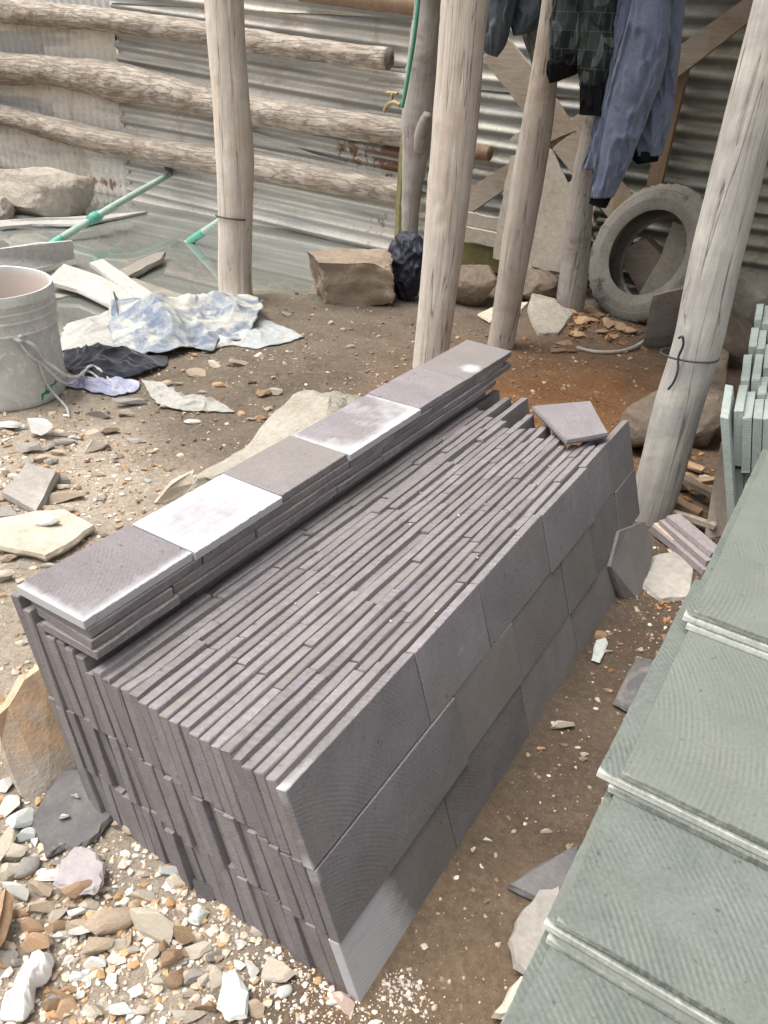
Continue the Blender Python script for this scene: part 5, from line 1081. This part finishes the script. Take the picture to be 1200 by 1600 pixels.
shard([(242, 786, 0.02), (268, 754, 0.09), (298, 738, 0.11), (306, 746, 0.10), (298, 772, 0.05), (262, 790, 0.01)], 0.016, M_cream, 'upright cream shard just behind the whitest cap slab', 23)
shard([(344, 1590), (352, 1540), (368, 1535), (388, 1570), (385, 1604), (360, 1612)], 0.01, M_palegreen, 'long pale green flake at the bottom edge of the rubble', 24, up=0.012)

# ---------------------------------------------------------------- single stones
SM = dict(c=M_cream, w=M_white, t=M_tan, o=M_orange, b=M_brown, g=M_grey, e=M_palegreen, p=M_pink, m=M_mauve, d=M_dslate)
SW = dict(c='cream', w='chalky white', t='tan', o='orange', b='brown', g='grey', e='pale green', p='pink', m='mauve', d='dark grey')
PROTO = []
for k in range(26):
    V, F = rock(200 + k, 3, 10 + k % 5, 0.02, 0.22, 0.62); PROTO.append((V, F))
proto_me = {}
def stone(px, py, w, h, col, label, seed=0, flat=0.45, group=None, up=0.0, yaw=None):
    """a broken stone of apparent size w x h photo pixels, centred at px,py"""
    q = gnd(px, py + h * 0.25); s = ppm(q); W = w / s; el = 0.62          # how foreshortened the ground is here
    el = min(0.95, max(0.3, (H - q[2]) / np.linalg.norm(q - [0, 0, H])))
    Ht = max(0.25 * W, min(h / s * 0.75, W * 0.8)) * (flat / 0.45); D = max(0.4 * W, (h / s - Ht * math.sqrt(1 - el * el)) / el)
    k = seed % len(PROTO); key = (k, col)
    if key not in proto_me:
        me = mesh_from('stone', PROTO[k][0], PROTO[k][1]); me.materials.append(SM[col]); proto_me[key] = me
    o = bpy.data.objects.new('stone', proto_me[key]); COL.objects.link(o)
    o.scale = (W / 2 * 1.08, D / 2 * 1.05, Ht / 2); r = random.Random(seed * 31 + int(px))
    az = math.atan2(0.538, 0.843)
    o.rotation_euler = (r.uniform(-0.15, 0.15), r.uniform(-0.15, 0.15), az + (r.uniform(-0.25, 0.25) if yaw is None else yaw))
    o.location = (q[0], q[1], q[2] + Ht * 0.27 + up)
    return tag(o, label, 'stone', group)
STONES = [
 (125,1407,42,28,'o','bright orange stone on the mauve slate flake',.02),(178,1442,74,52,'t','large flat tan stone in the middle of the rubble',0),(240,1451,70,50,'c','large cream stone slab in the rubble right of the tan one',.01),
 (224,1406,36,26,'c','cream stone above the large cream slab',0),(265,1365,28,27,'e','pale green stone near the stack foot',0),(310,1437,27,33,'e','pale green stone between rubble and stack',0),
 (323,1394,50,37,'d','dark grey slate lump at the foot of the stack',0),(252,1343,26,18,'c','small cream stone alone near the stack',0),(217,1345,16,11,'w','tiny white stone on bare earth by the stack',0),
 (208,1295,28,36,'t','tan squarish stone touching the near left of the stack',0),(187,1291,24,26,'t','tan stone beside the squarish one at the stack corner',0),(175,1273,38,16,'m','blue grey shard at the near left corner of the stack',.005),
 (160,1317,13,12,'w','white pebble at the tip of the dark flake',0),(106,1295,14,15,'w','white chip lying on the dark slate flake',.02),(124,1260,16,14,'w','white chip at the top of the dark slate flake',.02),
 (128,1431,32,25,'w','white stone below the bright orange one',0),(70,1425,42,30,'t','tan angular stone left of the bright orange one',.01),(55,1454,46,30,'o','orange tan stone in the left of the rubble',0),
 (64,1483,42,38,'o','orange block low in the left rubble',0.01),(90,1461,28,25,'o','small orange stone beside the orange block',.01),(122,1454,40,28,'t','tan brown stone under the white one',0),
 (128,1469,32,20,'w','white flat stone above the tan grey stone',.01),(159,1483,46,40,'t','tan grey rounded stone below the flat tan one',0),(93,1434,28,34,'c','cream stone between orange and tan ones',0),
 (8,1442,44,104,'o','big orange brown slab at the left edge of the rubble',.02),(12,1500,38,40,'g','grey stone at the left edge above the plastic strip',0),(15,1367,38,42,'c','cream block at the left edge of the rubble',0),
 (46,1358,32,45,'g','grey tan stone left of the mauve flake',0),(30,1402,42,26,'w','white flat stone left in the rubble',.01),(67,1399,38,26,'t','tan stone just left of the mauve flake',.01),
 (96,1355,26,20,'g','grey stone between dark and mauve flakes',0),(82,1375,45,20,'w','white stone under the mauve flake',0),(289,1472,40,28,'b','brown stone right of the large cream slab',.01),
 (312,1492,40,30,'c','cream wedge stone under the brown one',0),(273,1504,34,32,'b','brown cube of stone right of centre in the rubble',.01),(275,1530,30,40,'b','brown upright stone below the brown cube',0),
 (257,1483,20,26,'b','narrow brown stone between cream slab and brown cube',0),(239,1492,24,36,'c','cream splinter below the large cream slab',0),(204,1472,18,36,'t','tan splinter below the flat tan stone',0),
 (306,1527,30,38,'g','grey upright stone in the lower rubble',0),(324,1568,36,38,'b','brown angular stone near the bottom edge',0),(321,1541,18,28,'c','cream chip above the brown angular stone',.01),
 (297,1556,24,20,'c','cream tan chip left of the brown angular stone',0),(340,1533,32,42,'c','cream upright stone beside the grey one',0),(108,1579,28,34,'o','orange stone at the bottom left',0),
 (82,1576,28,28,'b','brown stone at the bottom left beside the plastic strip',0),(128,1563,16,16,'w','white round pebble at the bottom left',0),(190,1585,46,26,'e','pale green stone at the bottom edge',0),
 (226,1586,22,22,'c','cream stone at the bottom edge',0),(295,1591,52,26,'c','wide cream stone at the bottom edge',0),(437,1520,52,46,'c','cream block lying alone in front of the stack',0),
 (392,1520,26,30,'w','white stone left of the lone cream block',0),(407,1460,30,24,'c','cream stone near the foot of the stack front',0),(445,1555,24,24,'w','white chip below the lone cream block',0),
 (400,1580,26,32,'t','tan stone at the bottom edge right of the green flake',0),(535,1570,36,34,'p','pink stone at the near corner of the purple stack',0),(335,1500,24,24,'g','grey stone beside the cream wedge',0),
 (15,675,46,14,'w','long white shard under the bucket',.01),(67,680,44,36,'w','pale broad shard standing before the bucket',.02),(47,707,40,24,'g','grey flat stone below the bucket',0),
 (100,683,30,18,'c','cream stone right of the pale shard',0),(103,696,36,18,'g','grey flat stone under the cream one',0),(70,722,38,22,'t','tan stone above the thick flagstone',0),
 (152,702,36,30,'c','cream angular stone in the upper rubble',0),(150,681,38,16,'c','flat cream stone in the upper rubble',0),(173,679,28,20,'t','tan stone in the upper rubble',0),
 (158,650,40,24,'g','grey flat stone right of the bucket foot',0),(205,634,46,26,'g','brown grey slab under the blue strap',0),(198,653,24,14,'c','cream chip below the brown grey slab',.01),
 (93,755,38,24,'g','grey stone right of the thick flagstone',0),(98,784,66,20,'t','long tan flat stone below the thick flagstone',0),(83,803,36,22,'t','tan stone above the cream plate',0),
 (107,803,20,20,'c','small cream stone above the cream plate',0),(8,812,52,42,'g','grey stone at the left edge above the cream plate',0),(10,907,32,30,'c','cream stone at the left edge below the plate',0),
 (17,878,28,20,'t','tan stone at the left edge beside the plate',0),(80,834,38,28,'w','white shard lying on the cream plate',.03),(230,758,13,11,'e','tiny teal stone on bare earth',0),
 (213,695,28,12,'g','grey green flat stone on the earth',0),(302,665,26,10,'w','white stick-like chip near the rag',0),(307,589,28,20,'t','tan stone beyond the white rag',0),
 (336,580,24,15,'c','cream stone before the blue tarp',0),(375,583,30,20,'t','tan rounded stone before the pale tarp',0),(261,604,20,12,'t','small tan stone near the black garment',0),
 (430,621,22,17,'c','cream stone near the long cream rock',0),(411,624,22,16,'b','brown stone beside the small cream one',0),(345,610,24,12,'o','orange chip in the middle of the bare earth',0),
 (295,627,16,11,'o','small orange chip by the white rag',0),(440,647,18,18,'w','pale upright chip beside the long cream rock',0),(407,658,18,14,'o','orange block chip beside the long cream rock',0),
 (405,567,16,12,'c','cream pebble before the pale tarp',0),(875,1139,36,26,'c','cream stone alone between purple and green stacks',0),(760,1318,16,14,'w','white chip at the foot of the purple stack, right side',0),
 (738,1335,12,14,'c','cream chip at the gap in the bottom tile course',0),(850,1305,18,12,'c','pale chip in the middle of the gap between stacks',0),(937,1000,22,24,'o','rusty chip at the foot of the purple stack',0),
 (20,1262,30,40,'w','white shard left of the leaning flagstone',0),(36,1290,36,46,'e','pale green grey slab left of the dark flake',.01),(44,1312,30,30,'e','pale green stone by the dark flake',0),
 (12,1320,24,90,'c','long cream slab at the left edge',.01),(30,1338,40,44,'c','cream block left of the dark flake',0),(14,1228,26,36,'w','white stone at the left edge below flagstone',0),
]
for k, (x, y, w, h, c, lab, up) in enumerate(STONES): stone(x, y, w, h, c, lab, k * 7 + 3, up=up)

# orange shale pieces by the tyre and behind the right pole
for k, (x, y, w, h) in enumerate(sorted(((885, 498, 24, 12), (908, 497, 22, 11), (930, 494, 26, 14), (905, 512, 26, 16), (925, 510, 20, 14), (948, 510, 16, 26), (962, 512, 18, 28), (978, 520, 20, 22), (900, 528, 24, 14), (938, 526, 22, 12), (880, 540, 26, 12), (960, 532, 22, 12), (870, 552, 24, 12), (895, 552, 20, 10)))):
    stone(x, y, w, h, 'o' if k % 3 else 'b', 'rust coloured shale chip in the heap below the tyre, %s from the left' % ORD[k + 1], k * 5 + 1, 0.3, 'shale chips below the tyre')
def stick(px, py, L, wd, th, rz, mat, label, up=0.02, seed=0):
    V, F = obox(gnd(px, py, up), (L, wd, th), rz, 0.03, 0.05, 0.0025, seed); return mk('shale_stick', V, F, mat, label=label, cat='stone offcut')
stick(1058, 808, 0.13, 0.03, 0.018, -0.25, M_orange, 'orange stone bar low behind the foot of the grey pole', 0.03, 1)
stick(1085, 790, 0.17, 0.03, 0.018, -0.35, M_darkrock, 'dark stone bar above the orange bar behind the grey pole', 0.05, 2)
stick(1093, 778, 0.10, 0.02, 0.015, 0.9, M_orange, 'orange bar leaning beside the peach slab', 0.05, 3)
stick(1102, 782, 0.10, 0.02, 0.015, 0.95, M_orange, 'second orange bar leaning nearest the peach slab', 0.055, 4)
stick(1072, 832, 0.14, 0.022, 0.014, 0.08, M_cream, 'cream stone bar above the lilac offcuts', 0.035, 5)
stick(1073, 742, 0.09, 0.03, 0.015, -0.1, M_orange, 'orange bar high behind the grey pole', 0.02, 6)
stone(1075, 752, 24, 22, 'o', 'orange chunk behind the grey pole', 44); stone(1102, 755, 24, 22, 'w', 'white chunk behind the peach slab', 45); stone(1062, 770, 22, 18, 'b', 'brown chunk behind the grey pole', 46)

# the many small stones nobody could tell apart, region by region
rs = np.random.default_rng(77)
def inside_stack(q): return -0.99 < q[0] < -0.25 and 0.49 < q[1] < 1.98
REG = [  # pixel box, count, size px, colours, phrase
 ((0, 1330, 345, 1600), 72, (13, 34), 'cwtcbgcwo', '%s %s stone in the rubble heap at lower left%s'),
 ((300, 1420, 560, 1600), 14, (9, 20), 'wctpw', '%s %s stone on the pale dust before the stack%s'),
 ((0, 660, 190, 830), 24, (10, 24), 'ctggwt', '%s %s stone in the rubble below the bucket%s'),
 ((0, 880, 110, 1120), 24, (10, 26), 'cctog', '%s %s stone on sandy earth beside the cap slabs%s'),
 ((190, 560, 470, 760), 18, (8, 15), 'ctgob', '%s %s stone on bare earth beyond the cap slabs%s'),
 ((730, 900, 1040, 1500), 14, (8, 15), 'bocbd', '%s %s stone in the gap between the two stacks%s'),
 ((400, 470, 760, 560), 8, (8, 15), 'btg', '%s %s clod on the mud near the thick pole%s'),
]
for bi, (bx, n, sz, cols, ph) in enumerate(REG):
    k = 0; tries = 0
    while k < n and tries < 2000:
        tries += 1; x, y = rs.uniform(bx[0], bx[2]), rs.uniform(bx[1], bx[3]); q = gp(x, y)
        if inside_stack(q) or (q[0] > -0.1 and q[1] < 2.0): continue
        if bi == 2 and (q[0] - bc[0]) ** 2 + (q[1] - bc[1]) ** 2 < 0.03: continue
        w = rs.uniform(*sz) ** 1.0; c = cols[rs.integers(len(cols))]
        stone(x, y, w, w * rs.uniform(0.55, 0.9), c, ph % ('tiny' if w < sz[0] + (sz[1] - sz[0]) * 0.33 else 'small' if w < sz[0] + (sz[1] - sz[0]) * 0.66 else 'fist-sized' if sz[1] > 25 else 'larger', SW[c],
              (', far', ', midway', ', near')[min(2, int(3 * (y - bx[1]) / (bx[3] - bx[1])))] + (' left' if x < bx[0] + (bx[2] - bx[0]) * 0.36 else ' right' if x > bx[0] + (bx[2] - bx[0]) * 0.64 else ' middle')), int(rs.integers(1000)), group=ph.replace('%s ', '').replace('%s', '').replace('stone', 'stones').replace('clod', 'clods')); k += 1

# ---------------------------------------------------------------- gravel and crumbs: stuff
def gravel(name, label, spots, seed):
    r = np.random.default_rng(seed); Vb, Fb = ICO[1]; Fb = np.array(Fb); Vs, Fs, Cs, n = [], [], [], 0
    for (fx, fy, sx, sy, cnt, s0, s1, pal, shape) in spots:
        if shape == 'g': x = r.normal(fx, sx, cnt); y = r.normal(fy, sy, cnt)
        else: x = r.uniform(fx, sx, cnt); y = r.uniform(fy, sy, cnt)
        ok = ~((x > -0.95) & (x < -0.27) & (y > 0.5) & (y < 1.95)) & ~((x > -0.06) & (y < 1.9)) & (poly_sd(np.c_[x, y], PUD) > 0.04)
        x, y = x[ok], y[ok]; z = hz(x, y); s = s0 * (s1 / s0) ** (r.random(len(x)) ** 2.2)
        pal = np.array(pal); c = pal[r.integers(len(pal), size=len(x))] * r.uniform(0.75, 1.2, (len(x), 1))
        for k in range(len(x)):
            sc = s[k] * r.uniform(0.6, 1.3, 3) * [1, 1, 0.6]; a = r.uniform(0, 6.28); d = r.uniform(0.55, 1.25, (len(Vb), 1))
            v = (Vb * d * sc) @ rotz(a).T + [x[k], y[k], z[k] + sc[2] * 0.4]
            Vs.append(v); Fs.append(Fb + n); Cs.append(np.repeat(c[k][None], len(Vb), 0)); n += len(Vb)
    V = np.vstack(Vs); F = np.vstack(Fs); C = np.vstack(Cs)
    me = bpy.data.meshes.new(name); me.vertices.add(len(V)); me.vertices.foreach_set('co', V.ravel()); me.loops.add(F.size); me.loops.foreach_set('vertex_index', F.ravel().astype(np.int32))
    me.polygons.add(len(F)); me.polygons.foreach_set('loop_start', np.arange(0, F.size, 3, dtype=np.int32))
    at = me.attributes.new('Col', 'FLOAT_COLOR', 'POINT'); at.data.foreach_set('color', np.c_[C, np.ones(len(C))].ravel()); me.update(calc_edges=True); me.validate(); me.shade_flat()
    me.materials.append(M_gravel); o = bpy.data.objects.new(name, me); COL.objects.link(o); return tag(o, label, None, None, 'stuff')
pale = [(0.56, 0.50, 0.41), (0.64, 0.60, 0.53), (0.46, 0.36, 0.26), (0.50, 0.42, 0.33), (0.40, 0.25, 0.13)]
brn = [(0.22, 0.15, 0.10), (0.30, 0.22, 0.15), (0.16, 0.11, 0.075), (0.38, 0.30, 0.22)]
rus = [(0.26, 0.13, 0.06), (0.17, 0.095, 0.05), (0.33, 0.18, 0.09)]
pk = [(0.56, 0.44, 0.38), (0.64, 0.58, 0.52), (0.60, 0.52, 0.46)]
g0, g1, g2 = gp(150, 1480), gp(60, 740), gp(480, 1560)
gravel('gravel', 'loose pale gravel and stone crumbs over the yard', [
    (g0[0], g0[1], 0.17, 0.11, 2600, 0.002, 0.011, pale, 'g'), (g2[0], g2[1], 0.12, 0.05, 1600, 0.001, 0.005, pk + pale, 'g'), (g1[0], g1[1], 0.28, 0.16, 900, 0.002, 0.012, pale, 'g'),
    (-1.9, 0.5, -0.95, 1.5, 1500, 0.0015, 0.009, pale + brn, 'u'), (-2.6, 1.2, -1.0, 2.6, 1500, 0.0015, 0.008, pale + brn, 'u'), (-3.2, -0.6, -0.9, 1.2, 2200, 0.002, 0.012, pale + brn, 'u')], 5)
gravel('soil_crumbs', 'dark soil crumbs and small clods on the trodden earth', [
    (-2.6, 1.0, -0.9, 3.4, 3200, 0.002, 0.014, brn, 'u'), (-0.3, 0.45, -0.05, 2.1, 900, 0.001, 0.007, brn + pale[:1], 'u'), (-1.3, 2.0, -0.3, 3.9, 1300, 0.002, 0.014, brn + rus, 'u'), (-0.15, 1.75, 0.06, 0.12, 350, 0.003, 0.014, brn + rus, 'g'), (-0.75, 0.35, 0.25, 0.10, 500, 0.001, 0.005, brn + pale, 'g')], 6)
gravel('shale_flakes', 'rust coloured shale flakes on the earth before the tyre', [
    (gp(920, 515)[0], gp(920, 515)[1], 0.16, 0.14, 260, 0.006, 0.022, rus, 'g'), (-0.2, 2.45, 0.12, 0.15, 200, 0.006, 0.02, rus, 'g')], 7)
def flecks():
    r = np.random.default_rng(15); Vb, Fb = ICO[1]; P = []
    for k in range(20):
        x, y = r.uniform(-0.74, -0.43), r.uniform(0.56, 1.8); s = r.uniform(0.0010, 0.0028)
        P.append(((Vb * r.uniform(0.6, 1.2, (len(Vb), 1)) * [s * 1.4, s, s * 0.6]) @ rotz(r.uniform(0, 6)).T + [x, y, 0.3865 + s * 0.4], Fb))
    V, F = join(P); o = mk('stone_flecks', V, F, M_cream, label='pale flecks of stone fallen on the ribbed top', kind='stuff')
flecks()
pc_ = gp(625, 1555); gravel('dust_crumbs', 'patch of white stone crumbs in front of the near corner', [(pc_[0], pc_[1], 0.022, 0.016, 220, 0.0012, 0.0045, [(0.42, 0.35, 0.29), (0.50, 0.44, 0.38)], 'g')], 8)
